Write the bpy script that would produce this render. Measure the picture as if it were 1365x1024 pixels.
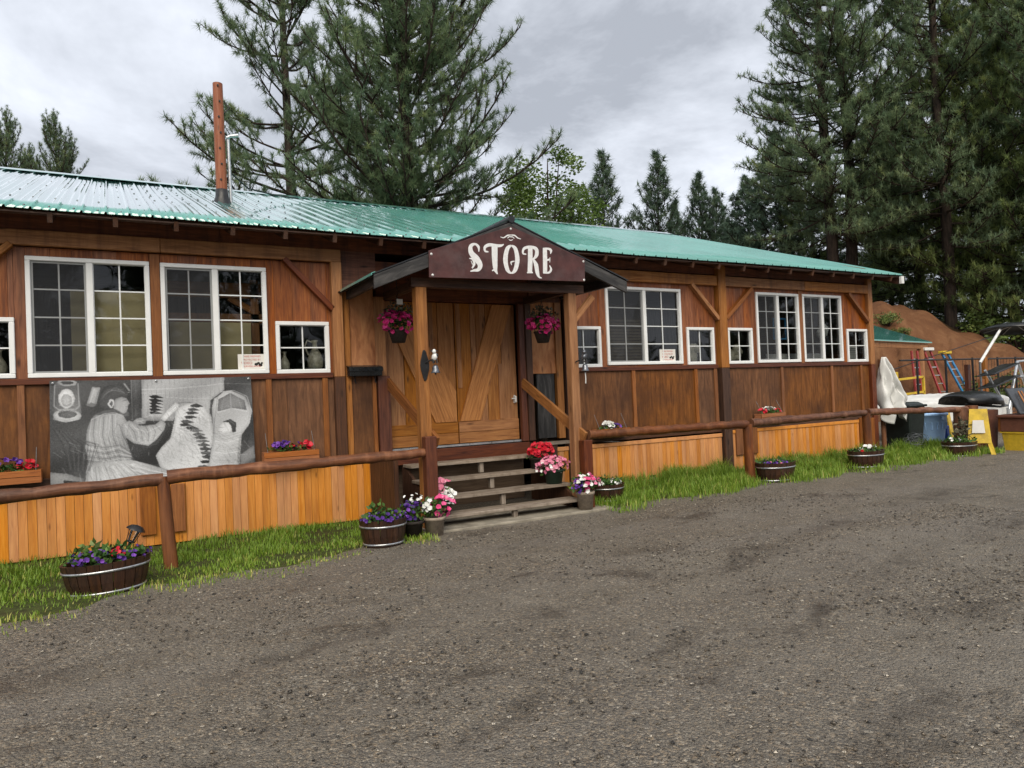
import bpy, math, random
import numpy as np
R = math.radians
for o in list(bpy.data.objects): bpy.data.objects.remove(o)
S = bpy.context.scene
COL = S.collection
random.seed(7)
rng = np.random.default_rng(7)

# ------------------------------------------------------------------ camera
EYE = (0.0, -9.452, 1.6)
cam_d = bpy.data.cameras.new('camera'); cam = bpy.data.objects.new('camera', cam_d); COL.objects.link(cam)
cam_d.sensor_width = 36.0
cam_d.lens = 945.55 / 1365 * 36.0
cam_d.clip_end = 2000
yaw, pit, rol = R(29.26), R(0.962), R(-2.402)
fw = np.array([math.sin(yaw)*math.cos(pit), math.cos(yaw)*math.cos(pit), math.sin(pit)])
rt = np.array([math.cos(yaw), -math.sin(yaw), 0.0]); up = np.cross(rt, fw)
rt, up = math.cos(rol)*rt+math.sin(rol)*up, -math.sin(rol)*rt+math.cos(rol)*up
from mathutils import Matrix, Vector
cam.matrix_world = Matrix(((rt[0], up[0], -fw[0], EYE[0]), (rt[1], up[1], -fw[1], EYE[1]), (rt[2], up[2], -fw[2], EYE[2]), (0, 0, 0, 1)))
S.camera = cam

# ------------------------------------------------------------------ world: overcast sky
SUN_EL, SUN_AZ = R(42), R(205)      # azimuth clockwise from +Y: light from behind the camera's left
W = bpy.data.worlds.new('World'); S.world = W; W.use_nodes = True
nt = W.node_tree; N = nt.nodes; L = nt.links
N.clear()
out = N.new('ShaderNodeOutputWorld'); bg = N.new('ShaderNodeBackground'); bg2 = N.new('ShaderNodeBackground')
sky = N.new('ShaderNodeTexSky'); sky.sky_type = 'NISHITA'; sky.sun_disc = False
sky.sun_elevation = SUN_EL; sky.sun_rotation = SUN_AZ
bg.inputs['Strength'].default_value = 0.06
L.new(sky.outputs[0], bg.inputs['Color'])
tc = N.new('ShaderNodeTexCoord'); sep = N.new('ShaderNodeSeparateXYZ'); L.new(tc.outputs['Generated'], sep.inputs[0])
def wmath(op, a, b):
    n = N.new('ShaderNodeMath'); n.operation = op
    for i, x in enumerate((a, b)):
        if x is None: continue
        if isinstance(x, (int, float)): n.inputs[i].default_value = x
        else: L.new(x, n.inputs[i])
    return n.outputs[0]
zz = wmath('ADD', wmath('MAXIMUM', sep.outputs[2], 0.0), 0.42)
px_, py_ = wmath('DIVIDE', sep.outputs[0], zz), wmath('DIVIDE', sep.outputs[1], zz)
cmb = N.new('ShaderNodeCombineXYZ'); L.new(px_, cmb.inputs[0]); L.new(py_, cmb.inputs[1])
n1 = N.new('ShaderNodeTexNoise'); n1.inputs['Scale'].default_value = 1.7; n1.inputs['Detail'].default_value = 7; n1.inputs['Roughness'].default_value = .62
n1.inputs['Distortion'].default_value = .35
L.new(cmb.outputs[0], n1.inputs['Vector'])
cr = N.new('ShaderNodeValToRGB'); L.new(n1.outputs[0], cr.inputs[0])
e = cr.color_ramp.elements
e[0].position = .36; e[0].color = (.235, .25, .28, 1)
e[1].position = .64; e[1].color = (.53, .555, .605, 1)
m_ = e.new(.49); m_.color = (.38, .40, .44, 1)
L.new(cr.outputs[0], bg2.inputs['Color']); bg2.inputs['Strength'].default_value = 1.0
mixw = N.new('ShaderNodeMixShader'); mixw.inputs[0].default_value = .94
L.new(bg.outputs[0], mixw.inputs[1]); L.new(bg2.outputs[0], mixw.inputs[2]); L.new(mixw.outputs[0], out.inputs[0])

sd = bpy.data.lights.new('sun', 'SUN'); sd.energy = 1.5; sd.angle = R(45); sd.color = (1, .91, .76)
so = bpy.data.objects.new('sun', sd); COL.objects.link(so)
sv = Vector((math.sin(SUN_AZ)*math.cos(SUN_EL), math.cos(SUN_AZ)*math.cos(SUN_EL), math.sin(SUN_EL)))
so.rotation_euler = sv.to_track_quat('Z', 'Y').to_euler(); so.location = sv*60
S.view_settings.view_transform = 'Standard'; S.view_settings.look = 'None'
S.view_settings.exposure = 1.08; S.view_settings.gamma = 1
S.cycles.max_bounces = 8; S.cycles.transparent_max_bounces = 12

# ------------------------------------------------------------------ object helpers
ORG = {}
def put(o, parent=None, **props):
    COL.objects.link(o)
    if parent is not None: o.parent = parent
    for k, v in props.items(): o[k] = v
    return o
def thing(name, label, cat, loc, group=None):
    o = bpy.data.objects.new(name, None); o.empty_display_size = .1
    put(o, label=label, category=cat); o.location = loc
    if group: o['group'] = group
    ORG[o.name] = Vector(loc)
    return o
def tag(o, label, cat, group=None):
    o['label'] = label; o['category'] = cat
    if group: o['group'] = group
    return o

class MB:
    """collects solids in world coordinates, with a grain coordinate and a random number per piece"""
    def __init__(s): s.v, s.f, s.g, s.r, s.sm = [], [], [], [], []
    def add(s, vs, fs, gs=None, rnd=None, smooth=False):
        b = len(s.v); rnd = random.random() if rnd is None else rnd
        s.v += [tuple(p) for p in vs]; s.f += [tuple(i+b for i in f) for f in fs]; s.sm += [smooth]*len(fs)
        o = (random.random()*60, random.random()*60, random.random()*60)
        gs = vs if gs is None else gs
        s.g += [(g[0]+o[0], g[1]+o[1], g[2]+o[2]) for g in gs]; s.r += [rnd]*len(vs)
        return s
    def box(s, x0, x1, y0, y1, z0, z1, ax='z', rnd=None):
        vs = [(x, y, z) for x in (x0, x1) for y in (y0, y1) for z in (z0, z1)]
        fs = [(0, 1, 3, 2), (4, 6, 7, 5), (0, 4, 5, 1), (2, 3, 7, 6), (0, 2, 6, 4), (1, 5, 7, 3)]
        k = {'x': (0, 1, 2), 'y': (1, 0, 2), 'z': (2, 0, 1)}[ax]
        return s.add(vs, fs, [(v[k[0]], v[k[1]], v[k[2]]) for v in vs], rnd)
    def beam(s, p0, p1, w, h, up=(0, 0, 1), rnd=None, taper=1.0):
        p0, p1 = Vector(p0), Vector(p1); d = (p1-p0); ln = d.length; d = d/ln
        u = Vector(up); side = d.cross(u)
        if side.length < 1e-4: side = d.cross(Vector((0, 1, 0)))
        side.normalize(); u = side.cross(d)
        vs, gs = [], []
        for t, p, k in ((0, p0, 1), (ln, p1, taper)):
            for a in (-.5, .5):
                for b in (-.5, .5):
                    vs.append(p+side*(a*w*k)+u*(b*h*k)); gs.append((t, a*w, b*h))
        fs = [(0, 1, 3, 2), (4, 6, 7, 5), (0, 4, 5, 1), (2, 3, 7, 6), (0, 2, 6, 4), (1, 5, 7, 3)]
        return s.add(vs, fs, gs, rnd)
    def tube(s, pts, rad, n=10, caps=True, rnd=None, closed=False):
        pts = [Vector(p) for p in pts]; m = len(pts)
        if not isinstance(rad, (list, tuple)): rad = [rad]*m
        vs, gs, fs = [], [], []; prev = None; acc = 0
        for i, p in enumerate(pts):
            if closed: t = pts[(i+1) % m]-pts[i-1]
            else: t = pts[min(i+1, m-1)]-pts[max(i-1, 0)]
            t.normalize()
            if prev is None:
                a = t.cross(Vector((0, 0, 1)))
                if a.length < .05: a = t.cross(Vector((1, 0, 0)))
            else: a = prev-t*prev.dot(t)
            a.normalize(); prev = a; b = t.cross(a)
            if i: acc += (p-pts[i-1]).length
            for j in range(n):
                th = 2*math.pi*j/n
                vs.append(p+(a*math.cos(th)+b*math.sin(th))*rad[i]); gs.append((acc, rad[i]*math.cos(th), rad[i]*math.sin(th)))
        for i in range(m if closed else m-1):
            for j in range(n):
                k = (i+1) % m
                fs.append((i*n+j, i*n+(j+1) % n, k*n+(j+1) % n, k*n+j))
        s.add(vs, fs, gs, rnd, True)
        if caps and not closed:
            for i in (0, m-1):
                q = vs[i*n:(i+1)*n]
                s.add(q if i else q[::-1], [tuple(range(n))], None, .3)
        return s
    def lathe(s, c, prof, n=24, sx=1, sy=1, rnd=None, rot=None, wave=None):
        vs, fs, gs = [], [], []; m = len(prof)
        for i, (r, z) in enumerate(prof):
            for j in range(n):
                th = 2*math.pi*j/n
                p = Vector((r*sx*math.cos(th), r*sy*math.sin(th), z))
                if wave: p = wave(p, th, i)
                if rot: p = rot @ p
                vs.append(Vector(c)+p); gs.append((z, th*max(r, .05), r))
        for i in range(m-1):
            for j in range(n): fs.append((i*n+j, i*n+(j+1) % n, (i+1)*n+(j+1) % n, (i+1)*n+j))
        return s.add(vs, fs, gs, rnd, True)
    def prism(s, poly, off, rnd=None, ax=None, smooth=False):
        """polygon of 3-D points pushed along off"""
        n = len(poly); a = [Vector(p) for p in poly]; b = [p+Vector(off) for p in a]
        vs = a+b; fs = [tuple(range(n))[::-1], tuple(range(n, 2*n))]+[(i, (i+1) % n, n+(i+1) % n, n+i) for i in range(n)]
        gs = vs
        if ax is not None:
            d = Vector(ax).normalized(); gs = [(v.dot(d), (v-d*v.dot(d)).length, v.y) for v in vs]
        return s.add(vs, fs, gs, rnd, smooth)
    def build(s, name, mat, parent=None, bevel=0, label=None):
        me = bpy.data.meshes.new(name)
        o0 = ORG[parent.name] if parent is not None else Vector((0, 0, 0))
        me.from_pydata([(x-o0[0], y-o0[1], z-o0[2]) for x, y, z in s.v], [], s.f)
        a = me.attributes.new('gc', 'FLOAT_VECTOR', 'POINT'); a.data.foreach_set('vector', np.array(s.g, 'f').ravel())
        a = me.attributes.new('rnd', 'FLOAT', 'POINT'); a.data.foreach_set('value', np.array(s.r, 'f'))
        me.polygons.foreach_set('use_smooth', s.sm)
        me.materials.append(mat); me.update()
        o = bpy.data.objects.new(name, me); put(o, parent)
        ORG[o.name] = o0.copy()
        if label: o['label'] = label
        if bevel:
            m = o.modifiers.new('edge', 'BEVEL'); m.width = bevel; m.segments = 1; m.limit_method = 'ANGLE'
        return o
    def top(s, name, mat, label, cat, loc, group=None, bevel=0):
        """a thing that is one mesh with its origin at loc"""
        me = MB.build(s, name, mat, None, bevel)
        d = Vector(loc); me.data.transform(Matrix.Translation(-d)); me.location = d; ORG[me.name] = d
        return tag(me, label, cat, group)

def mesh_np(name, V, F, mat, rnd=None, smooth=False):
    me = bpy.data.meshes.new(name); V = np.asarray(V, 'f'); F = np.asarray(F, 'i'); k = F.shape[1]
    me.vertices.add(len(V)); me.vertices.foreach_set('co', V.ravel())
    me.loops.add(F.size); me.loops.foreach_set('vertex_index', F.ravel())
    me.polygons.add(len(F)); me.polygons.foreach_set('loop_start', np.arange(0, F.size, k, dtype='i'))
    me.polygons.foreach_set('loop_total', np.full(len(F), k, 'i'))
    if smooth: me.polygons.foreach_set('use_smooth', np.ones(len(F), bool))
    if rnd is not None:
        a = me.attributes.new('rnd', 'FLOAT', 'POINT'); a.data.foreach_set('value', np.asarray(rnd, 'f'))
    me.materials.append(mat); me.update(calc_edges=True)
    return me

# ------------------------------------------------------------------ materials
class NT:
    def __init__(s, name):
        s.m = bpy.data.materials.new(name); s.m.use_nodes = True; s.t = s.m.node_tree
        s.b = s.t.nodes['Principled BSDF']; s.o = s.t.nodes['Material Output']
    def n(s, typ, **kw):
        nd = s.t.nodes.new('ShaderNode'+typ)
        for k, v in kw.items():
            if hasattr(nd, k) and k not in nd.inputs: setattr(nd, k, v)
            else: s.set(nd.inputs[k], v)
        return nd
    def set(s, inp, v):
        if hasattr(v, 'is_linked') or isinstance(v, bpy.types.NodeSocket): s.t.links.new(v, inp)
        else: inp.default_value = v
    def attr(s, nm): return s.n('Attribute', attribute_name=nm)
    def gc(s, scale=(1, 1, 1)):
        a = s.attr('gc'); mp = s.n('Mapping'); s.t.links.new(a.outputs['Vector'], mp.inputs['Vector']); mp.inputs['Scale'].default_value = scale
        return mp.outputs[0]
    def pos(s, scale=(1, 1, 1)):
        a = s.n('NewGeometry'); mp = s.n('Mapping'); s.t.links.new(a.outputs['Position'], mp.inputs['Vector']); mp.inputs['Scale'].default_value = scale
        return mp.outputs[0]
    def noise(s, vec, scale, detail=4, rough=.5, dist=0):
        n = s.n('TexNoise'); s.t.links.new(vec, n.inputs['Vector'])
        n.inputs['Scale'].default_value = scale; n.inputs['Detail'].default_value = detail; n.inputs['Roughness'].default_value = rough; n.inputs['Distortion'].default_value = dist
        return n.outputs[0]
    def ramp(s, fac, *st):
        n = s.n('ValToRGB'); s.t.links.new(fac, n.inputs[0]); e = n.color_ramp.elements
        while len(e) < len(st): e.new(.5)
        for el, (p, c) in zip(e, sorted(st, key=lambda q: q[0])):
            el.position = p; el.color = (c, c, c, 1) if isinstance(c, (int, float)) else (*c, 1)
        return n.outputs[0]
    def mix(s, fac, a, b, mode='MIX'):
        n = s.n('Mix', data_type='RGBA', blend_type=mode); ins = n.inputs
        s.set(ins[0], fac)
        for i, x in ((6, a), (7, b)): s.set(ins[i], (*x, 1) if isinstance(x, tuple) and len(x) == 3 else x)
        return n.outputs[2]
    def math(s, op, a, b=0.0):
        n = s.n('Math', operation=op); s.set(n.inputs[0], a); s.set(n.inputs[1], b); return n.outputs[0]
    def bump(s, h, dist=.01, strength=.5):
        n = s.n('Bump'); s.t.links.new(h, n.inputs['Height']); n.inputs['Distance'].default_value = dist; n.inputs['Strength'].default_value = strength
        s.t.links.new(n.outputs[0], s.b.inputs['Normal'])
    def fin(s, col, rough=.6, spec=.5, metal=0.0, alpha=None):
        s.set(s.b.inputs['Base Color'], (*col, 1) if isinstance(col, tuple) else col)
        s.set(s.b.inputs['Roughness'], rough); s.b.inputs['Specular IOR Level'].default_value = spec; s.b.inputs['Metallic'].default_value = metal
        return s.m

def wood(name, dark, mid, light, rough=.55, knots=True, var=.35, grain=1.0, stain=None, weather=None, spec=.35, bump=.35):
    """boards: grain along the piece, a tint of its own per piece, knots, blotches that stay with the wood"""
    q = NT(name); v = q.gc((1.1, 16*grain, 16*grain))
    g = q.noise(v, 2.2, 6, .6, .9)
    fine = q.noise(q.gc((3, 90, 90)), 2.0, 3, .6)
    c = q.ramp(g, (.28, dark), (.5, mid), (.72, light))
    c = q.mix(q.ramp(fine, (.35, .0), (.7, .35)), c, dark)
    if knots:
        vo = q.n('TexVoronoi'); q.t.links.new(q.gc((1.6, 5.5, 5.5)), vo.inputs['Vector']); vo.inputs['Scale'].default_value = 1.25
        k = q.ramp(vo.outputs['Distance'], *(((.03, .8), (.07, .4), (.11, 0.0)) if knots == 'few' else ((.04, .9), (.10, .45), (.16, 0.0))))
        c = q.mix(k, c, tuple(x*.35 for x in dark))
    big = q.noise(q.pos(), 1.1, 5, .65)
    if stain: c = q.mix(q.ramp(big, (.44, 0.0), (.66, .75)), c, stain)
    if weather:
        st = q.noise(q.pos((7, 7, .55)), 1.0, 5, .65)
        c = q.mix(q.ramp(st, (.48, 0.0), (.68, .7)), c, weather)
    rn = q.attr('rnd').outputs['Fac']
    hs = q.n('HueSaturation'); q.t.links.new(c, hs.inputs['Color'])
    q.set(hs.inputs['Value'], q.math('ADD', q.math('MULTIPLY', rn, var), 1-var/2))
    q.set(hs.inputs['Saturation'], q.math('ADD', q.math('MULTIPLY', q.math('FRACT', q.math('MULTIPLY', rn, 7.13)), .2), .9))
    q.bump(q.math('ADD', g, q.math('MULTIPLY', fine, .5)), .006, bump)
    r = q.ramp(g, (.3, min(1, rough+.12)), (.7, max(.05, rough-.1)))
    return q.fin(hs.outputs[0], r, spec)

def plain(name, col, rough=.5, spec=.5, metal=0.0, var=.25, sc=9.0, bump=0.0, dirt=None):
    q = NT(name); n = q.noise(q.pos(), sc, 5, .6)
    c = q.mix(q.ramp(n, (.3, 0.0), (.7, 1.0)), tuple(x*(1-var) for x in col), tuple(min(1, x*(1+var)) for x in col))
    if dirt: c = q.mix(q.ramp(q.noise(q.pos(), 2.6, 6, .7), (.5, 0.0), (.7, .7)), c, dirt)
    rv = q.ramp(q.noise(q.pos(), sc*1.7, 3), (.3, max(.03, rough-.1)), (.7, min(1, rough+.1)))
    if bump: q.bump(n, .01, bump)
    return q.fin(c, rv, spec, metal)

def leafy(name, a, b, c=None, rough=.5, trans=.0):
    q = NT(name); rn = q.attr('rnd').outputs['Fac']
    st = [(0.0, a), (.75, b)] + ([(1.0, c)] if c else [])
    col = q.ramp(rn, *st); q.fin(col, rough, .3)
    if trans:
        tl = q.n('BsdfTranslucent'); q.t.links.new(col, tl.inputs[0]); mx = q.n('MixShader'); mx.inputs[0].default_value = trans
        q.t.links.new(q.b.outputs[0], mx.inputs[1]); q.t.links.new(tl.outputs[0], mx.inputs[2]); q.t.links.new(mx.outputs[0], q.o.inputs['Surface'])
    return q.m

M = {}
M['skirt'] = wood('orange tongue and groove pine', (.50, .18, .042), (.65, .275, .072), (.74, .345, .105), .5, 'few', .16, weather=(.36, .14, .05))
M['red'] = wood('red brown stained boards', (.125, .034, .011), (.27, .083, .024), (.38, .14, .042), .5, True, .35, weather=(.05, .018, .011))
M['ply'] = wood('brown plywood', (.075, .028, .009), (.165, .064, .02), (.26, .108, .036), .6, False, .2, .45, stain=(.05, .02, .009))
M['plylight'] = wood('bare plywood', (.24, .075, .018), (.50, .19, .052), (.64, .29, .095), .6, True, .15, .22)
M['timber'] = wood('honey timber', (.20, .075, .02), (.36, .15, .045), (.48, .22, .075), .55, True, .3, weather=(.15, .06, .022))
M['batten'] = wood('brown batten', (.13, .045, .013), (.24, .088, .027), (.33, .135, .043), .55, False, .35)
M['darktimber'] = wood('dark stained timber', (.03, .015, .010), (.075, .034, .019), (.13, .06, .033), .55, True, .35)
M['frieze'] = wood('dark frieze boards', (.07, .026, .014), (.16, .053, .026), (.24, .09, .043), .6, True, .4, weather=(.03, .015, .012))
M['door'] = wood('door planks', (.22, .08, .02), (.42, .17, .044), (.56, .255, .076), .5, True, .38)
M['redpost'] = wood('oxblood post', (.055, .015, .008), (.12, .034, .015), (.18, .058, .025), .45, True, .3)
M['log'] = wood('oiled log', (.05, .016, .007), (.15, .05, .018), (.27, .10, .037), .5, True, .3, .6, spec=.35, stain=(.07, .028, .014), weather=(.26, .11, .05), bump=.9)
M['grey'] = wood('weathered grey tread', (.14, .108, .08), (.27, .22, .172), (.39, .33, .27), .6, True, .25, weather=(.12, .085, .06))
M['charred'] = wood('black weathered board', (.012, .011, .011), (.036, .034, .033), (.10, .093, .088), .5, False, .3, .5, bump=.8)
M['barrel'] = wood('dark barrel staves', (.018, .009, .006), (.042, .02, .012), (.075, .036, .02), .4, False, .4)
M['cedar'] = wood('cedar box', (.22, .07, .024), (.36, .13, .045), (.45, .18, .07), .55, True, .3)
M['pole'] = wood('orange peeled pole', (.14, .036, .014), (.27, .075, .028), (.34, .115, .045), .5, True, .2)
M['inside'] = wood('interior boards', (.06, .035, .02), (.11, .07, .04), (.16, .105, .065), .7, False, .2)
M['tan'] = plain('tan backing board', (.60, .51, .30), .8, .2, var=.12, sc=3)
M['vinyl'] = plain('white vinyl', (.78, .79, .79), .35, .5, var=.05, sc=5)
M['muntin'] = plain('muntin white', (.74, .76, .76), .4, .5, var=.05)
M['blackmetal'] = plain('black iron', (.012, .012, .013), .4, .5, var=.3)
M['mailbox'] = plain('black enamel', (.01, .012, .014), .3, .5, var=.25)
M['hoop'] = plain('galvanised hoop', (.42, .43, .44), .35, .5, .8, var=.25, sc=30)
M['white'] = plain('white enamel', (.72, .72, .70), .4)
M['whitecloth'] = plain('white tarpaulin', (.66, .66, .64), .45, .4, var=.1, sc=4, bump=.3)
M['potgrey'] = plain('plaster pot', (.27, .22, .17), .7, .3, var=.3, sc=20, bump=.2)
M['potgreen'] = plain('dark green pot', (.02, .045, .03), .4)
M['potdark'] = plain('dark basket', (.028, .022, .018), .7, .3, var=.4, sc=40, bump=.6)
M['soil'] = plain('potting soil', (.03, .02, .013), .95, .2, var=.5, sc=40, bump=.8)
M['sign'] = plain('maroon sign board', (.066, .023, .021), .5, .4, var=.4, sc=5, dirt=(.10, .062, .060))
M['letter'] = plain('sign white paint', (.7, .7, .7), .5, .4, var=.12, sc=25)
M['concrete'] = plain('concrete', (.27, .24, .19), .8, .3, var=.3, sc=6, bump=.5, dirt=(.12, .1, .075))
M['bin'] = plain('black green wheelie plastic', (.012, .018, .016), .4, .5)
M['tub'] = plain('blue plastic', (.38, .60, .92), .45, .5, var=.06, dirt=(.34, .50, .74))
M['yellow'] = plain('yellow paint', (.62, .42, .03), .5, .5, var=.2, dirt=(.3, .2, .05))
M['brownbox'] = plain('brown painted board', (.13, .05, .03), .6, .4, var=.2)
M['ladred'] = plain('red fibreglass', (.30, .035, .03), .45)
M['ladblue'] = plain('blue fibreglass', (.035, .20, .42), .45)
M['alu'] = plain('aluminium', (.5, .52, .54), .35, .5, .7)
M['blackplastic'] = plain('black plastic', (.012, .013, .014), .35, .5, var=.4, sc=6)
M['steel'] = plain('grey steel', (.16, .17, .18), .4, .5, .6)
M['ceramic'] = plain('speckled ceramic', (.5, .46, .36), .35, .5, var=.4, sc=22, dirt=(.12, .16, .12))
M['bellgrey'] = plain('pewter bell', (.16, .17, .19), .35, .5, .8, var=.4, sc=30)
M['paper'] = plain('paper', (.68, .66, .62), .8, .2, var=.05)
M['redink'] = plain('red ink', (.45, .05, .04), .7, .2)
M['blackink'] = plain('black ink', (.02, .02, .02), .7, .2)
M['blind'] = plain('tan blind', (.20, .15, .09), .6, .3, var=.15)
M['bluecard'] = plain('blue cover', (.03, .08, .32), .5)

def glass():
    q = NT('window glass'); t = q.t
    tr = q.n('BsdfTransparent'); tr.inputs[0].default_value = (.84, .87, .86, 1)
    gl = q.n('BsdfGlossy'); gl.inputs['Roughness'].default_value = .012
    fr = q.n('Fresnel'); fr.inputs['IOR'].default_value = 1.55
    bp = q.n('Bump'); t.links.new(q.noise(q.pos(), 1.6, 2), bp.inputs['Height']); bp.inputs['Distance'].default_value = .02; bp.inputs['Strength'].default_value = .12
    t.links.new(bp.outputs[0], gl.inputs['Normal'])
    f = q.math('MULTIPLY', fr.outputs[0], 1.1)
    mx = q.n('MixShader'); t.links.new(f, mx.inputs[0]); t.links.new(tr.outputs[0], mx.inputs[1]); t.links.new(gl.outputs[0], mx.inputs[2])
    t.links.new(mx.outputs[0], q.o.inputs['Surface']); return q.m
M['glass'] = glass()
def screen():
    q = NT('insect screen'); t = q.t
    tr = q.n('BsdfTransparent'); df = q.n('BsdfDiffuse'); df.inputs[0].default_value = (.07, .073, .08, 1)
    mx = q.n('MixShader'); mx.inputs[0].default_value = .4
    t.links.new(tr.outputs[0], mx.inputs[1]); t.links.new(df.outputs[0], mx.inputs[2]); t.links.new(mx.outputs[0], q.o.inputs['Surface']); return q.m
M['screen'] = screen()

def roofmat():
    q = NT('green roofing steel')
    n = q.noise(q.pos((.5, .5, .5)), 1.2, 6, .6)
    c = q.ramp(n, (.3, (.075, .27, .23)), (.7, (.11, .36, .31)))
    sc = q.noise(q.pos((1.5, .25, 1)), 5, 5, .7)
    c = q.mix(q.ramp(sc, (.56, 0.0), (.72, .5)), c, (.16, .32, .27))
    q.bump(q.noise(q.pos((.6, 1.5, 1)), 2.2, 4, .6), .012, .35)
    return q.fin(c, q.ramp(n, (.3, .05), (.7, .13)), 1.0) if q.b.inputs['Coat Weight'].__setattr__('default_value', 1.0) is None and q.b.inputs['Coat Roughness'].__setattr__('default_value', .05) is None else None
M['roof'] = roofmat()

def gravel():
    q = NT('wet gravel'); p = q.pos()
    def vor(sc, feat='F1'):
        v = q.n('TexVoronoi', feature=feat); q.t.links.new(p, v.inputs['Vector']); v.inputs['Scale'].default_value = sc; return v
    v1, v2 = vor(58), vor(140)
    s1 = q.n('SeparateColor'); q.t.links.new(v1.outputs['Color'], s1.inputs[0])
    s2 = q.n('SeparateColor'); q.t.links.new(v2.outputs['Color'], s2.inputs[0])
    pal = ((0.0, (.03, .029, .029)), (.3, (.10, .089, .077)), (.6, (.19, .167, .135)), (.82, (.25, .20, .14)), (.92, (.42, .30, .18)), (1.0, (.72, .66, .55)))
    c = q.mix(.5, q.ramp(s1.outputs[0], *pal), q.ramp(s2.outputs[0], *pal))
    patch = q.noise(p, .55, 6, .62, .6)
    fine = q.ramp(q.noise(p, 1.7, 5, .65), (.38, 0.0), (.62, 1.0))
    mud = q.mix(fine, (.17, .146, .110), (.28, .25, .20))
    c = q.mix(q.ramp(patch, (.36, .06), (.60, .42)), c, mud)
    trk = q.noise(q.pos((.12, 1.6, 1)), .9, 5, .6, .4)
    c = q.mix(q.ramp(trk, (.44, 0.0), (.62, .38)), c, (.24, .215, .185))
    wet = q.ramp(q.noise(q.pos((.8, 1.7, 1)), .8, 9, .72, .5), (.57, 0.0), (.66, .7))
    dp = q.math('MULTIPLY', q.attr('rnd').outputs['Fac'], q.ramp(q.noise(p, 3.5, 8, .75), (.36, .05), (.62, 1.0)))
    wet = q.math('MAXIMUM', wet, q.ramp(dp, (.08, 0.0), (.8, .62)))
    c = q.mix(wet, c, (.040, .029, .019))
    h = q.math('ADD', q.math('MULTIPLY', v1.outputs['Distance'], -1.0), q.math('MULTIPLY', v2.outputs['Distance'], -.5))
    h = q.math('ADD', h, q.math('MULTIPLY', q.noise(p, 9, 6, .7), 1.2))
    q.bump(h, .03, .9)
    r = q.mix(wet, q.ramp(s1.outputs[1], (0.0, .42), (1.0, .8)), (.4, .4, .4))
    return q.fin(c, r, .4)
M['gravel'] = gravel()
M['pebble'] = leafy('loose pebbles', (.06, .058, .056), (.22, .18, .135), (.58, .52, .43), .45)
M['turf'] = plain('turf soil', (.045, .055, .014), .95, .2, var=.5, sc=14, bump=.8, dirt=(.06, .04, .02))
M['grass'] = leafy('grass', (.10, .19, .018), (.25, .37, .045), (.56, .49, .16), .5, .25)
def dirt():
    q = NT('red dirt bank'); n = q.noise(q.pos((1, 1, .35)), .55, 8, .68); n2 = q.noise(q.pos((1, 1, .3)), 2.4, 6, .7)
    c = q.ramp(n, (.3, (.085, .037, .018)), (.5, (.17, .078, .036)), (.7, (.26, .135, .066)))
    c = q.mix(q.ramp(n2, (.4, 0.0), (.7, .6)), c, (.14, .06, .03))
    gr = q.attr('rnd').outputs['Fac']
    c = q.mix(gr, c, (.03, .035, .014))
    q.bump(q.math('ADD', n, q.math('MULTIPLY', n2, .5)), .35, .9)
    return q.fin(c, .9, .2)
M['dirt'] = dirt()
def bark(nm, a, b):
    q = NT(nm); n = q.noise(q.pos((5, 5, 1.1)), 1.4, 6, .65)
    q.bump(n, .05, .9); return q.fin(q.ramp(n, (.35, a), (.65, b)), .9, .2)
M['bark'] = bark('pine bark', (.014, .011, .009), (.06, .042, .032))
M['needle'] = leafy('pine needles', (.13, .20, .12), (.25, .325, .175), (.36, .42, .20), .5, .45)
M['needlehaze'] = leafy('haze tinted far pine needles', (.10, .16, .115), (.20, .275, .18), (.26, .32, .19), .5, .35)  # haze over the distant pines is put into this bluer needle colour
M['needle3'] = leafy('yellow green pine needles', (.15, .21, .085), (.29, .36, .13), (.40, .44, .17), .5, .45)
M['aspen'] = leafy('aspen leaves', (.06, .11, .02), (.16, .24, .055), (.25, .33, .1), .45, .3)
M['shrub'] = leafy('shrub leaves', (.045, .075, .015), (.12, .17, .04), (.2, .24, .07), .5)
M['leaf'] = leafy('garden leaves', (.02, .06, .012), (.06, .13, .025), (.11, .19, .04), .5)
M['dryleaf'] = leafy('dry stems', (.05, .045, .03), (.13, .12, .08), (.2, .19, .13), .7)
M['magenta'] = leafy('magenta petals', (.33, .008, .085), (.55, .02, .17), (.65, .08, .28), .5)
M['redpetal'] = leafy('red petals', (.38, .006, .012), (.58, .012, .035), (.62, .04, .07), .5)
M['pink'] = leafy('pink petals', (.58, .13, .24), (.70, .26, .37), (.78, .48, .54), .5)
M['hotpink'] = leafy('hot pink petals', (.58, .04, .16), (.68, .10, .27), (.74, .28, .42), .5)
M['whitepetal'] = leafy('white petals', (.62, .62, .58), (.76, .76, .74), (.8, .8, .78), .5)
M['purple'] = leafy('purple petals', (.035, .012, .11), (.10, .03, .26), (.2, .07, .4), .5)
M['cow'] = plain('black and white enamel', (.03, .03, .03), .4)
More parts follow.
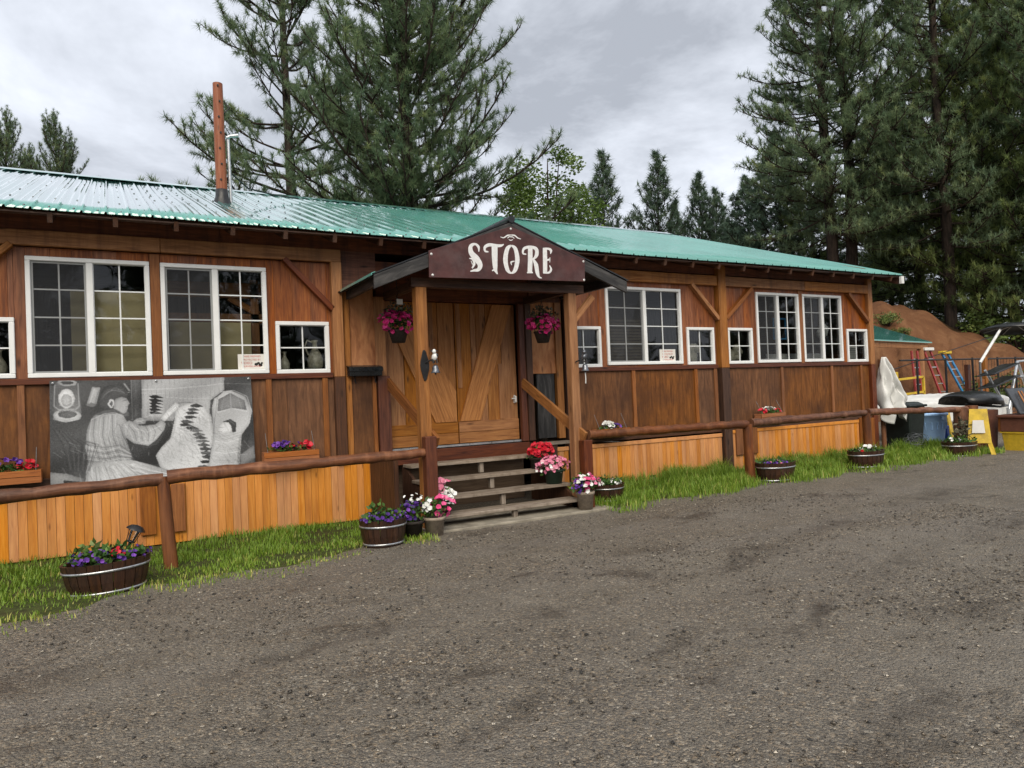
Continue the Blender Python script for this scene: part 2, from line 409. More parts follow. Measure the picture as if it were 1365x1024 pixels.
BANNER=[('p',0.55,[(427,-30),(854,-21),(850,131),(775,232),(761,443),(423,409)]),('l',0.38,[(437,-21),(427,367)],3),('l',0.38,[(455,-13),(451,367)],3),('l',0.38,[(479,-13),(469,367)],3),('l',0.38,[(502,-13),(493,367)],3),('l',0.38,[(526,-13),(516,376)],3),('l',0.38,[(545,-13),(540,376)],3),('l',0.38,[(568,-13),(559,376)],3),('l',0.38,[(592,-13),(582,376)],3),('l',0.38,[(615,-13),(606,384)],3),('l',0.38,[(638,-13),(629,384)],3),('l',0.38,[(662,-4),(653,384)],3),('l',0.38,[(685,-4),(676,384)],3),('l',0.38,[(709,-4),(700,384)],3),('l',0.38,[(732,-4),(723,392)],3),('l',0.38,[(756,-4),(746,392)],3),('l',0.38,[(779,-4),(770,392)],3),('l',0.38,[(803,-4),(793,401)],3),('l',0.38,[(826,-4),(817,401)],3),('l',0.85,[(427,97),(582,97),(746,80),(850,63)],5),('l',0.8,[(549,181),(662,207),(770,207)],4),('l',0.8,[(343,122),(549,148)],4),('p',0.2,[(854,-21),(1000,-21),(995,975),(915,983),(995,418),(953,190),(887,139),(850,131)]),('l',0.5,[(850,63),(995,80)],5),('p',0.42,[(920,814),(995,722),(1000,857),(920,932)]),('p',0.22,[(371,-4),(427,-13),(418,367),(371,409)]),('l',0.5,[(376,-4),(376,392)],4),('l',0.4,[(399,-4),(394,359)],3),('l',0.75,[(343,38),(366,105)],14),('p',0.3,[(19,13),(127,4),(141,257),(136,367),(70,401),(14,367)]),('l',0.75,[(23,38),(19,241),(38,274),(117,274),(131,249),(127,30)],8),('p',0.55,[(122,21),(117,38),(113,46),(99,46),(85,55),(70,55),(56,46),(42,38),(38,30),(33,21),(38,4),(42,-4),(56,-13),(70,-13),(85,-13),(99,-4),(113,4),(122,13)]),('p',0.2,[(108,21),(103,30),(99,30),(94,38),(85,38),(70,38),(61,38),(56,30),(52,21),(47,21),(52,13),(56,4),(66,4),(75,4),(85,4),(94,4),(99,13),(103,13)]),('p',0.8,[(113,173),(108,207),(103,232),(89,257),(80,266),(66,266),(56,249),(47,232),(38,198),(38,173),(38,139),(47,114),(56,89),(70,80),(80,80),(94,89),(103,114),(108,139)]),('p',0.55,[(99,190),(99,207),(94,232),(85,241),(75,249),(70,249),(61,241),(56,224),(52,207),(52,190),(52,165),(56,148),(61,131),(70,131),(80,131),(85,139),(94,148),(99,165)]),('l',0.9,[(42,131),(75,148),(108,131)],3),('l',0.9,[(42,165),(75,190),(108,165)],3),('l',0.9,[(42,198),(75,224),(108,198)],3),('l',0.9,[(42,232),(75,257),(108,232)],3),('p',0.7,[(141,342),(136,359),(127,376),(108,384),(85,392),(66,392),(42,384),(28,367),(19,350),(14,325),(19,308),(28,291),(47,274),(66,274),(89,274),(108,283),(127,300),(136,316)]),('p',0.25,[(122,325),(117,333),(108,350),(99,350),(85,359),(70,359),(56,350),(42,342),(38,325),(33,316),(38,308),(42,291),(56,283),(70,283),(85,283),(99,291),(113,300),(117,308)]),('l',0.85,[(14,359),(70,392),(136,367)],5),('l',0.8,[(38,300),(75,283),(122,308)],4),('p',0.6,[(192,63),(230,72),(207,249),(164,232)]),('p',0.35,[(207,241),(207,249),(202,249),(197,257),(188,257),(183,257),(174,249),(169,249),(164,241),(164,232),(164,232),(169,224),(174,224),(183,215),(188,215),(197,224),(202,224),(207,232)]),('l',0.85,[(202,80),(178,224)],5),('l',0.25,[(221,97),(202,232)],4),('p',0.14,[(225,139),(244,72),(277,46),(319,55),(347,89),(362,139),(352,181),(329,165),(296,181),(286,241),(282,291),(249,283),(225,249)]),('l',0.42,[(230,190),(268,114),(319,89)],3),('l',0.42,[(235,173),(272,105),(329,97)],3),('l',0.42,[(235,156),(282,97),(333,114)],3),('l',0.42,[(239,148),(286,97),(338,122)],3),('l',0.42,[(244,131),(291,89),(343,131)],3),('l',0.42,[(249,114),(300,80),(347,139)],3),('l',0.42,[(254,97),(305,72),(352,148)],3),('p',0.55,[(291,215),(300,181),(329,165),(352,181),(357,198),(366,232),(357,257),(357,283),(352,300),(352,316),(338,333),(319,342),(286,308)]),('p',0.35,[(319,333),(343,333),(357,300),(362,359),(338,359)]),('l',0.15,[(333,207),(352,198)],6),('l',0.2,[(347,266),(362,266)],4),('l',0.3,[(305,291),(324,316)],4),('l',0.5,[(319,241),(338,274)],4),('p',0.8,[(291,232),(291,241),(286,257),(286,266),(282,274),(277,274),(272,266),(268,257),(263,241),(263,224),(268,215),(268,198),(272,190),(277,181),(282,190),(286,190),(291,198),(291,215)]),('p',0.4,[(286,232),(286,241),(282,249),(282,249),(282,257),(277,257),(277,249),(272,241),(272,241),(272,232),(272,224),(277,215),(277,207),(277,207),(282,207),(282,207),(286,215),(286,224)]),('p',0.52,[(164,477),(178,401),(197,342),(244,300),(296,291),(333,342),(352,418),(333,494),(352,629),(371,772),(333,814),(207,806),(169,789),(155,646)]),('l',0.82,[(188,367),(174,527),(183,654),(207,772)],6),('l',0.2,[(202,359),(192,527),(202,654),(221,781)],6),('l',0.75,[(216,359),(207,527),(216,654),(239,781)],6),('l',0.82,[(230,359),(221,527),(235,654),(254,781)],6),('l',0.2,[(244,350),(235,536),(249,662),(272,789)],6),('l',0.75,[(258,350),(249,536),(268,662),(286,789)],6),('l',0.82,[(272,342),(263,536),(282,662),(305,789)],6),('l',0.2,[(282,342),(282,536),(300,662),(319,789)],6),('l',0.75,[(296,342),(296,536),(315,671),(338,797)],6),('l',0.18,[(164,620),(244,654),(315,637),(366,722)],6),('l',0.85,[(164,646),(244,688),(310,662),(366,730)],6),('l',0.18,[(164,671),(244,713),(310,688),(366,747)],6),('l',0.85,[(160,696),(244,738),(310,722),(366,755)],6),('l',0.18,[(160,730),(244,764),(310,747),(366,772)],6),('l',0.85,[(160,755),(244,789),(310,772),(366,781)],6),('p',0.35,[(188,342),(244,291),(296,283),(333,333),(286,325),(239,333)]),('l',0.85,[(183,384),(244,325),(296,316),(338,367)],5),('p',0.1,[(371,629),(441,688),(498,646),(540,519),(577,426),(606,316),(587,460),(563,570),(521,662),(488,755),(502,848),(441,857),(380,789),(357,671)]),('p',0.7,[(596,300),(662,249),(737,283),(775,392),(784,595),(751,823),(746,966),(634,1000),(559,975),(502,873),(484,764),(516,679),(559,603),(577,477)]),('p',0.7,[(451,148),(516,156),(540,266),(531,376),(455,384)]),('p',0.12,[(460,165),(493,156),(516,173),(535,190),(498,190),(474,190)]),('p',0.12,[(460,198),(493,190),(516,207),(531,224),(498,224),(474,224)]),('p',0.12,[(460,232),(493,224),(516,241),(531,257),(498,249),(474,257)]),('p',0.12,[(460,266),(488,249),(512,274),(531,291),(498,283),(474,283)]),('p',0.12,[(460,291),(488,283),(512,300),(531,316),(498,316),(469,316)]),('p',0.12,[(460,325),(488,316),(512,333),(531,350),(498,350),(469,350)]),('p',0.15,[(667,274),(700,257),(737,291),(704,300),(671,291)]),('l',0.5,[(638,291),(685,283)],3),('p',0.3,[(653,308),(685,300),(723,333),(690,333),(662,333)]),('l',0.5,[(629,325),(671,316)],3),('p',0.2,[(643,342),(676,333),(714,359),(681,367),(653,367)]),('l',0.5,[(620,359),(662,350)],3),('p',0.15,[(634,384),(667,376),(704,401),(671,409),(643,409)]),('l',0.5,[(610,401),(653,392)],3),('p',0.3,[(615,426),(648,418),(685,451),(653,460),(624,451)]),('l',0.5,[(592,443),(638,435)],3),('p',0.2,[(610,460),(643,451),(676,485),(643,485),(615,485)]),('l',0.5,[(582,477),(629,468)],3),('p',0.15,[(638,494),(676,485),(709,519),(676,527),(648,519)]),('l',0.5,[(615,511),(662,502)],3),('p',0.3,[(657,527),(690,511),(728,544),(695,553),(667,544)]),('l',0.5,[(629,544),(676,536)],3),('p',0.2,[(671,570),(704,553),(742,586),(709,595),(681,586)]),('l',0.5,[(648,586),(695,578)],3),('p',0.15,[(681,603),(714,586),(751,620),(718,629),(690,620)]),('l',0.5,[(653,620),(700,612)],3),('p',0.3,[(690,637),(728,629),(765,654),(728,662),(700,654)]),('l',0.5,[(667,654),(714,646)],3),('p',0.2,[(695,679),(728,662),(765,696),(732,705),(704,696)]),('l',0.5,[(671,688),(718,688)],3),('p',0.15,[(704,713),(737,705),(775,738),(742,747),(709,738)]),('l',0.5,[(676,730),(723,730)],3),('p',0.3,[(709,755),(742,747),(779,781),(746,789),(714,781)]),('l',0.5,[(681,772),(728,772)],3),('p',0.2,[(714,797),(746,789),(784,823),(751,831),(723,823)]),('l',0.5,[(690,814),(737,814)],3),('p',0.15,[(704,848),(737,840),(775,873),(742,873),(714,873)]),('l',0.5,[(681,865),(728,857)],3),('p',0.3,[(690,899),(728,890),(765,924),(728,924),(700,924)]),('l',0.5,[(667,916),(714,907)],3),('p',0.2,[(676,941),(714,932),(751,966),(714,975),(685,966)]),('l',0.5,[(653,958),(700,949)],3),('p',0.15,[(662,975),(695,966),(732,1000),(700,1000),(671,1000)]),('l',0.5,[(634,992),(681,983)],3),('p',0.62,[(531,924),(568,907),(742,924),(742,983),(568,1008)]),('p',0.6,[(324,435),(362,401),(418,460),(488,451),(521,401),(540,451),(531,511),(493,603),(451,662),(380,629),(329,544)]),('l',0.85,[(338,435),(366,519),(380,603)],5),('l',0.2,[(357,443),(385,519),(394,603)],5),('l',0.85,[(376,443),(404,519),(408,612)],5),('l',0.2,[(394,451),(418,519),(423,612)],5),('l',0.85,[(418,451),(437,527),(437,612)],5),('l',0.2,[(437,460),(455,527),(451,612)],5),('l',0.85,[(455,468),(469,527),(460,612)],5),('l',0.2,[(474,468),(488,527),(474,612)],5),('l',0.15,[(315,435),(329,544),(352,637)],5),('l',0.15,[(488,460),(526,536)],4),('l',0.9,[(385,477),(446,527),(512,468)],5),('l',0.85,[(413,629),(460,637),(521,519)],5),('p',0.78,[(516,392),(549,316),(592,241),(610,257),(606,308),(573,350),(535,426)]),('l',0.35,[(554,325),(587,257)],3),('l',0.35,[(559,333),(592,274)],3),('l',0.35,[(568,333),(601,291)],3),('l',0.35,[(573,342),(606,308)],3),('l',0.2,[(606,249),(638,241),(671,249)],7),('l',0.85,[(385,418),(451,367),(526,308)],5),('p',0.62,[(376,418),(399,384),(427,376),(451,384),(437,443),(394,443)]),('l',0.25,[(399,401),(437,392)],3),('l',0.25,[(404,426),(432,418)],3),('p',0.62,[(164,789),(366,789),(455,848),(545,916),(559,992),(408,1000),(282,1017),(150,1008)]),('l',0.35,[(169,814),(160,1008)],5),('l',0.92,[(183,814),(183,1008)],5),('l',0.25,[(197,814),(207,1000)],5),('l',0.35,[(211,814),(225,1000)],5),('l',0.92,[(225,814),(249,1000)],5),('l',0.25,[(239,814),(272,1000)],5),('l',0.35,[(258,814),(296,992)],5),('l',0.92,[(272,814),(319,992)],5),('l',0.25,[(286,823),(343,992)],5),('l',0.35,[(300,823),(366,983)],5),('l',0.92,[(315,823),(390,983)],5),('l',0.25,[(329,823),(413,983)],5),('l',0.35,[(343,823),(437,983)],5),('l',0.92,[(357,823),(460,975)],5),('l',0.4,[(366,806),(455,882),(549,949)],5),('l',0.95,[(366,831),(455,907),(549,958)],5),('l',0.4,[(366,857),(455,924),(549,966)],5),('l',0.95,[(366,882),(455,949),(549,975)],5),('l',0.4,[(366,899),(455,966),(549,983)],5),('p',0.72,[(192,814),(192,823),(188,831),(183,831),(178,831),(174,831),(174,831),(169,823),(164,823),(164,814),(164,806),(169,806),(174,797),(178,797),(183,797),(183,797),(188,806),(192,814)]),('p',0.72,[(216,814),(216,823),(216,831),(211,831),(207,831),(202,831),(197,831),(192,823),(192,823),(192,814),(192,806),(192,797),(197,797),(202,797),(207,797),(211,797),(216,806),(216,814)]),('p',0.72,[(244,814),(239,823),(239,831),(235,831),(230,831),(225,831),(221,831),(221,823),(216,814),(216,814),(216,806),(221,797),(221,797),(225,797),(230,797),(235,797),(239,806),(239,806)]),('p',0.72,[(268,814),(268,823),(263,823),(263,831),(258,831),(254,831),(249,831),(244,823),(239,814),(239,814),(244,806),(244,797),(249,797),(254,797),(258,797),(263,797),(263,806),(268,806)]),('p',0.72,[(296,814),(291,823),(291,823),(286,831),(282,831),(277,831),(272,831),(268,823),(268,814),(268,806),(268,806),(268,797),(272,797),(277,797),(282,797),(286,797),(291,797),(291,806)]),('p',0.72,[(319,814),(319,823),(315,823),(315,831),(310,831),(305,831),(300,823),(296,823),(291,814),(291,806),(291,806),(296,797),(300,797),(305,789),(310,789),(315,797),(315,797),(319,806)]),('p',0.72,[(347,814),(343,823),(343,823),(338,831),(333,831),(329,831),(324,823),(319,823),(319,814),(319,806),(319,806),(319,797),(324,789),(329,789),(333,789),(338,797),(343,797),(343,806)]),('p',0.72,[(371,814),(371,814),(366,823),(366,823),(362,831),(357,831),(352,823),(347,823),(343,814),(343,806),(347,797),(347,797),(352,789),(357,789),(362,789),(366,797),(371,797),(371,806)]),('p',0.62,[(812,198),(845,148),(887,139),(962,207),(995,350),(981,485),(930,612),(901,975),(742,958),(779,612),(779,316),(793,215)]),('p',0.34,[(817,224),(883,165),(958,249),(967,350),(901,325),(808,350)]),('l',0.75,[(883,156),(883,325)],5),('l',0.6,[(850,173),(831,333)],4),('l',0.6,[(920,198),(939,333)],4),('l',0.9,[(808,359),(883,325),(967,367)],6),('l',0.25,[(812,198),(793,426),(779,612)],5),('l',0.9,[(831,148),(901,139),(972,207),(995,367),(967,527)],6),('p',0.72,[(803,536),(822,468),(864,443),(887,502),(883,578),(812,586)]),('p',0.1,[(831,460),(873,435),(906,477),(901,570),(883,578),(878,511),(864,468)]),('l',0.3,[(812,519),(831,519)],4),('l',0.3,[(808,561),(826,561)],4),('l',0.45,[(789,612),(850,646),(925,603)],5),('l',0.92,[(789,654),(850,679),(925,646)],5),('l',0.55,[(789,688),(850,722),(925,688)],5),('l',0.45,[(789,730),(850,755),(925,730)],5),('l',0.92,[(789,772),(845,789),(920,772)],5),('l',0.55,[(784,814),(845,831),(920,814)],5),('l',0.45,[(784,848),(845,865),(920,857)],5),('l',0.92,[(784,890),(845,899),(920,899)],5),('l',0.55,[(784,932),(845,941),(920,941)],5),('l',0.3,[(920,629),(897,975)],4),('l',0.9,[(930,612),(906,975)],5),('l',0.5,[(779,612),(869,603),(934,578)],6),('p',0.42,[(0,857),(70,882),(150,941),(150,1008),(0,983)]),('p',0.08,[(56,941),(150,975),(150,1008),(61,992)]),('l',0.1,[(14,451),(56,603),(80,848)],8),('l',0.28,[(23,460),(70,603),(89,848)],8),('l',0.1,[(38,468),(85,603),(99,848)],8),('l',0.28,[(47,477),(99,612),(108,857)],8),('l',0.1,[(56,485),(113,612),(113,857)],8),('l',0.28,[(66,502),(127,612),(122,857)],8),('l',0.1,[(80,511),(141,612),(131,857)],8),('l',0.28,[(89,519),(155,612),(141,857)],8),('l',0.1,[(99,527),(169,620),(150,857)],8),('l',0.28,[(108,536),(183,620),(160,865)],8),('l',0.1,[(122,553),(202,620),(169,865)],8),('l',0.28,[(131,561),(216,620),(174,865)],8)]
LETTERS={'S':[[(4.025,3.421,0.0094),(4.022,3.482,0.0375),(3.974,3.514,0.0263),(3.915,3.48,0.0488),(3.919,3.401,0.0713),(3.989,3.33,0.0864),(4.034,3.257,0.0713),(4.009,3.197,0.0451),(3.94,3.181,0.0263),(3.895,3.168,0.0094)],[(3.888,3.329,0.0094),(3.933,3.322,0.0282),(3.955,3.266,0.0319),(3.921,3.208,0.0169)],[(3.91,3.301,0.0075),(3.93,3.255,0.0131)]],'T':[[(4.16,3.429,0.015),(4.113,3.436,0.0263),(4.116,3.487,0.0375),(4.181,3.518,0.0413),(4.265,3.514,0.0413),(4.341,3.519,0.0338),(4.387,3.539,0.0094)],[(4.253,3.52,0.0864),(4.247,3.387,0.0826),(4.247,3.252,0.0676),(4.255,3.193,0.0451),(4.278,3.151,0.0094)],[(4.2,3.19,0.0094),(4.251,3.214,0.0413)]],'O':[[(4.497,3.532,0.0188),(4.554,3.491,0.0563),(4.577,3.358,0.0676),(4.541,3.224,0.0563),(4.48,3.176,0.0188),(4.424,3.218,0.0563),(4.401,3.348,0.0676),(4.436,3.484,0.0563),(4.497,3.532,0.0188)],[(4.535,3.332,0.0094),(4.483,3.315,0.0225),(4.489,3.278,0.0075)]],'R':[[(4.779,3.527,0.0676),(4.771,3.366,0.0713),(4.757,3.202,0.0676)],[(4.714,3.193,0.0188),(4.803,3.197,0.0188)],[(4.714,3.432,0.0131),(4.666,3.44,0.0263),(4.677,3.496,0.0338),(4.734,3.524,0.0375),(4.815,3.529,0.0375),(4.871,3.503,0.0563),(4.872,3.438,0.0563),(4.834,3.387,0.03),(4.783,3.363,0.015)],[(4.816,3.372,0.0225),(4.855,3.301,0.0638),(4.87,3.205,0.0601),(4.894,3.145,0.03),(4.938,3.131,0.0075)]],'E':[[(5.003,3.529,0.0638),(4.999,3.37,0.0676),(4.991,3.206,0.0638)],[(4.978,3.522,0.0225),(5.061,3.524,0.03),(5.097,3.505,0.0413),(5.086,3.458,0.0075)],[(5.012,3.371,0.0188),(5.062,3.382,0.0263),(5.08,3.405,0.0113),(5.07,3.344,0.0075)],[(4.958,3.204,0.0225),(5.049,3.209,0.0263),(5.086,3.253,0.0338),(5.064,3.305,0.0113)]],'N':[[(4.343,3.631,0.0075),(4.389,3.624,0.015),(4.445,3.656,0.0188),(4.496,3.666,0.0113),(4.552,3.664,0.0188),(4.596,3.636,0.015),(4.644,3.625,0.0075)],[(4.443,3.621,0.0094),(4.473,3.644,0.0113),(4.495,3.642,0.0131),(4.518,3.644,0.0113),(4.545,3.625,0.0094)],[(4.462,3.605,0.0075),(4.492,3.597,0.0131),(4.524,3.61,0.0075)]]}
# ------------------------------------------------------------------ setting: ground, lawn, bank
def lerp(x, pts):
    return float(np.interp(x, [p[0] for p in pts], [p[1] for p in pts]))
EDGE = [(-6, -4.6), (-3, -3.6), (-.8, -2.85), (.2, -2.45), (1.6, -2.13), (2.4, -1.98), (3.1, -1.85), (5.6, -1.72), (7, -1.72), (9.3, -1.55), (11.2, -1.72), (13.8, -1.6), (14.6, -1.75), (15.6, -1.5), (16, -1.0)]
PITS = ((2.95, -7.48, .5, .16), (3.5, -7.25, .55, .14), (4.94, -6.62, .5, .15), (4.72, -3.8, .6, .2), (8.26, -5.36, .9, .22), (5.09, -4.74, .5, .14), (7.05, -4.25, .9, .2), (2.79, -4.99, .4, .12),
        (2.94, -5.97, .35, .12), (1.76, -6.3, .55, .1), (1.11, -4.64, .7, .14), (-.42, -4.17, .5, .2), (5.74, -5.64, .6, .15), (9.6, -3.9, 1.0, .3), (7.4, -6.6, .7, .2), (.3, -5.9, .4, .12))
def dip(x, y):
    """hollows and wheel ruts of the yard, 0 to 1"""
    d = 0*x
    wx = .16*np.sin(y*5.3+x*1.7)+.09*np.sin(y*11+x*6.1); wy = .07*np.sin(x*4.7-y*2.3)+.04*np.sin(x*12.3+y*5)
    for cx, cy, a, b in PITS: d = np.maximum(d, np.exp(-((x+wx-cx)/a)**2-((y+wy-cy-.12*(x-cx))/b)**2))
    for k, off in ((.0, .0), (1.0, 1.55), (.35, 3.1)):
        c = -3.1-off*.95+.07*x+.35*np.sin(x*.33+k); d = np.maximum(d, .42*np.exp(-((y+wy*.5-c)/.13)**2)*(.55+.45*np.sin(x*1.3+k*5)))
    return d
def gz(x, y):
    """height of the yard"""
    return -.022*dip(x, y)+.05*np.clip((x-6)/3, 0, 1)+.010*np.sin(x*1.3+y*.7)*np.sin(y*1.1-x*.4)
def ground_sheet():
    xs = np.concatenate([[-900, -300, -100, -40, -20], np.arange(-8, 24, .075), [26, 30, 40, 80, 200, 600, 1200]])
    ys = np.concatenate([[-900, -300, -100, -40, -20], np.arange(-9, 1.5, .075), [2.5, 5, 10, 20, 60, 200, 600, 1200]])
    X, Y = np.meshgrid(xs, ys); near = (X > -8) & (X < 24) & (Y > -9) & (Y < 1.5)
    Z = np.where(near, gz(X, Y)+.006*np.sin(X*9.1+Y*3)*np.sin(Y*8.3+X*2.2), np.where(X > 6, .03, -.02))
    Z = np.where(near | (np.abs(X) < 24) & (np.abs(Y) < 9), Z, -.05)
    n, m = X.shape; idx = np.arange(n*m).reshape(n, m)
    F = np.stack([idx[:-1, :-1], idx[:-1, 1:], idx[1:, 1:], idx[1:, :-1]], -1).reshape(-1, 4)
    o = bpy.data.objects.new('ground', mesh_np('ground', np.stack([X, Y, Z], -1).reshape(-1, 3), F, M['gravel'], np.where(near, dip(X, Y), 0).ravel(), smooth=True))
    put(o, kind='structure')
ground_sheet()
def pebbles():
    n = 46000
    x = rng.uniform(-3.5, 9, n*3); y = -8.9+7.1*rng.random(n*3)**1.7
    edge = np.interp(x, [p[0] for p in EDGE], [p[1] for p in EDGE])
    dens = .5+.5*np.sin(x*1.1+y*1.9+1.4)*np.sin(y*1.2-x*.6)
    ok = (y < edge+.16*rng.random(n*3)**2) & (rng.random(n*3) < .12+dens**2) & ((x-0)**2+(y+9.45)**2 > 1.2)
    x, y = x[ok][:n], y[ok][:n]; n = len(x)
    a = np.array([(1, 0, 0), (-1, 0, 0), (0, 1, 0), (0, -1, 0), (0, 0, 1), (0, 0, -1)], float)
    a = np.concatenate([a, np.array([(s, t, u) for s in (-.62, .62) for t in (-.62, .62) for u in (-.62, .62)])])
    f = []
    for s in (0, 1):
        for t in (2, 3):
            for u in (4, 5):
                c = 6+(1-s)*4+(1-(t-2))*2+(1-(u-4))
                tri = [(s, t, c), (t, u, c), (u, s, c)]
                f += tri
    f = np.array(f)
    size = .0028+.0105*rng.random(n)**4.2
    sc = rng.uniform(.6, 1.4, (n, 1, 3))*size[:, None, None]; sc[:, :, 2] *= .55
    V = a[None]*sc*rng.uniform(.8, 1.15, (n, 14, 1)); th = rng.uniform(0, 6.28, n); c, s_ = np.cos(th)[:, None], np.sin(th)[:, None]
    V = np.stack([V[..., 0]*c-V[..., 1]*s_, V[..., 0]*s_+V[..., 1]*c, V[..., 2]], -1)
    V += np.stack([x, y, gz(x, y)+.004+size*.1], -1)[:, None]
    F = (f[None]+14*np.arange(n)[:, None, None]).reshape(-1, 3)
    rn = np.repeat(rng.random(n)**1.05, 14)
    o = bpy.data.objects.new('loose_gravel', mesh_np('loose_gravel', V.reshape(-1, 3), F, M['pebble'], rn))
    put(o, kind='stuff', label='loose wet pebbles scattered over the dark gravel yard', category='gravel')
pebbles()
def lawn():
    xs = np.arange(-6, 15.9, .12); rows = 9; V = []; F = []
    for i, x in enumerate(xs):
        e = lerp(x, EDGE)+.13*math.sin(x*3.1)+.07*math.sin(x*7.7+1)
        y1 = -.06 if x < 13.9 else .2
        for j in range(rows):
            y = e+(y1-e)*j/(rows-1)
            V.append((x, y, float(gz(x, y))+(.012 if j else -.03)))
    for i in range(len(xs)-1):
        if 3.12 < xs[i] < 5.82: continue
        for j in range(rows-1): F.append((i*rows+j, (i+1)*rows+j, (i+1)*rows+j+1, i*rows+j+1))
    put(bpy.data.objects.new('lawn_soil', mesh_np('lawn_soil', V, F, M['turf'], smooth=True)), kind='structure')
    # blades
    n = 170000
    x = rng.uniform(-4.5, 15.8, n); e = np.interp(x, [p[0] for p in EDGE], [p[1] for p in EDGE])+.13*np.sin(x*3.1)+.07*np.sin(x*7.7+1)
    u = rng.random(n); y = e-.28+(.22-e)*u**1.1
    bare = np.clip(.55+.4*np.sin(x*4.3+y*3.1)*np.sin(y*6.7-x*1.7)+.35*np.sin(x*1.9+y*2.2+2)*np.sin(y*3.1-x*.8), 0, 1)
    ok = ~((x > 3.15) & (x < 5.75)) & (rng.random(n) < .05+1.1*bare**1.6) & (rng.random(n) < .06+np.clip(u-.03, 0, 1)*3.0) & (y < -.04)
    x, y, u, bare = x[ok], y[ok], u[ok], bare[ok]; n = len(x)
    tall = np.interp(x, [-4, 2.8, 5.8, 7.5, 15], [.065, .06, .12, .17, .155])
    clump = .5+.5*np.sin(x*7.3+1.1*np.sin(y*9))*np.sin(y*8.1+x*2.7)
    h = tall*rng.uniform(.35, 1.5, n)*(.5+.6*u)*(.55+.55*bare+.55*clump**3); th = rng.uniform(0, 6.28, n)
    w = rng.uniform(.0025, .0045, n)*(1+.05*np.hypot(x, y+9.45)); ln = h*rng.uniform(.15, .75, n)
    c, s_ = np.cos(th), np.sin(th); z = gz(x, y)+.005
    b = np.stack([x, y, z], -1); d = np.stack([c, s_, 0*c], -1); sd = np.stack([-s_, c, 0*c], -1)*w[:, None]
    mid = b+d*(ln*.3)[:, None]+np.array([0, 0, 1])*(h*.6)[:, None]; tip = b+d*ln[:, None]+np.array([0, 0, 1])*h[:, None]
    V = np.stack([b-sd, b+sd, mid+sd*.7, mid-sd*.7, tip], 1).reshape(-1, 3); k = 5*np.arange(n)[:, None]
    F = np.concatenate([k+np.array([[0, 1, 2]]), k+np.array([[0, 2, 3]]), k+np.array([[3, 2, 4]])])
    yel = np.clip((.55-u)*1.9, 0, 1)*np.where(x < 3.2, 1.25, .5)
    rn = np.repeat(np.clip((.12+.5*rng.random(n))*(.5+.75*clump)+yel*.6*rng.random(n)+(rng.random(n) < .07)*.5, 0, 1), 5)
    put(bpy.data.objects.new('grass', mesh_np('grass', V, F, M['grass'], rn)), kind='stuff', label='bright green grass strip between the store skirting and the gravel', category='grass')
lawn()
# the dirt bank beyond the yard: height by distance r and bearing th from the yard's near corner
def hill(th, r):
    crest = np.interp(th, [40, 50, 56, 58.4, 60.7, 62.4, 65.1, 69, 74, 80], [4.2, 5.6, 5.6, 5.55, 4.7, 3.9, 2.75, 1.6, 1.0, .6])
    toe = np.interp(th, [50, 56, 62, 70], [30, 31, 33, 33])
    t = np.clip((r-toe)/(11.5), 0, 1); s = t*t*(3-2*t)
    z = crest*s+.035*np.clip(r-42, 0, 200)*np.clip((th-38)/8, 0, 1)
    z += s*(.30*np.sin(th*1.1+r*.35)*np.sin(r*.55+th*.5)+.10*np.sin(th*2.6-r*.5)+4*(1-s)*(.14*np.sin(th*6.1+np.sin(r*.8)*1.5)*np.sin(r*.4)+.07*np.sin(th*11+r*1.1)))*(1-.6*np.clip((r-44)/10, 0, 1))
    return z*np.clip((th-36)/6, 0, 1)*np.clip((86-th)/6, 0, 1)-.12
def bank():
    th = np.linspace(36, 86, 300); r = np.concatenate([np.linspace(26, 48, 90), np.linspace(49, 130, 40)])
    T, Rr = np.meshgrid(th, r); Z = hill(T, Rr)
    V = np.stack([Rr*np.sin(np.radians(T)), EYE[1]+Rr*np.cos(np.radians(T)), Z], -1)
    n, m = T.shape; idx = np.arange(n*m).reshape(n, m)
    F = np.stack([idx[:-1, :-1], idx[1:, :-1], idx[1:, 1:], idx[:-1, 1:]], -1).reshape(-1, 4)
    gr = np.clip((Rr-45)/4+.4*np.sin(T*3)*np.sin(Rr), 0, 1)
    put(bpy.data.objects.new('hill', mesh_np('hill', V.reshape(-1, 3), F, M['dirt'], gr.ravel(), True)), kind='structure')
bank()

# ------------------------------------------------------------------ the store
bld = thing('store_building', 'long low timber store with orange plank skirting and green metal roof', 'building', (5.5, 0, 0))
X0, X1, YB = -3.6, 14.12, 13.0
# window openings (x0, x1, z0, z1, big)
WIN = [(-1.62, -.94, 2.02, 2.69, 0), (-.83, .40, 2.02, 3.38, 1), (.515, 1.735, 2.02, 3.375, 1), (1.83, 2.52, 2.01, 2.69, 0),
       (6.33, 7.0, 2.01, 2.68, 0), (7.12, 8.77, 2.04, 3.36, 1), (8.88, 9.54, 2.02, 2.69, 0), (9.88, 10.53, 2.02, 2.69, 0),
       (10.66, 11.86, 2.03, 3.38, 1), (11.97, 13.17, 2.03, 3.385, 1), (13.31, 13.98, 2.01, 2.70, 0)]
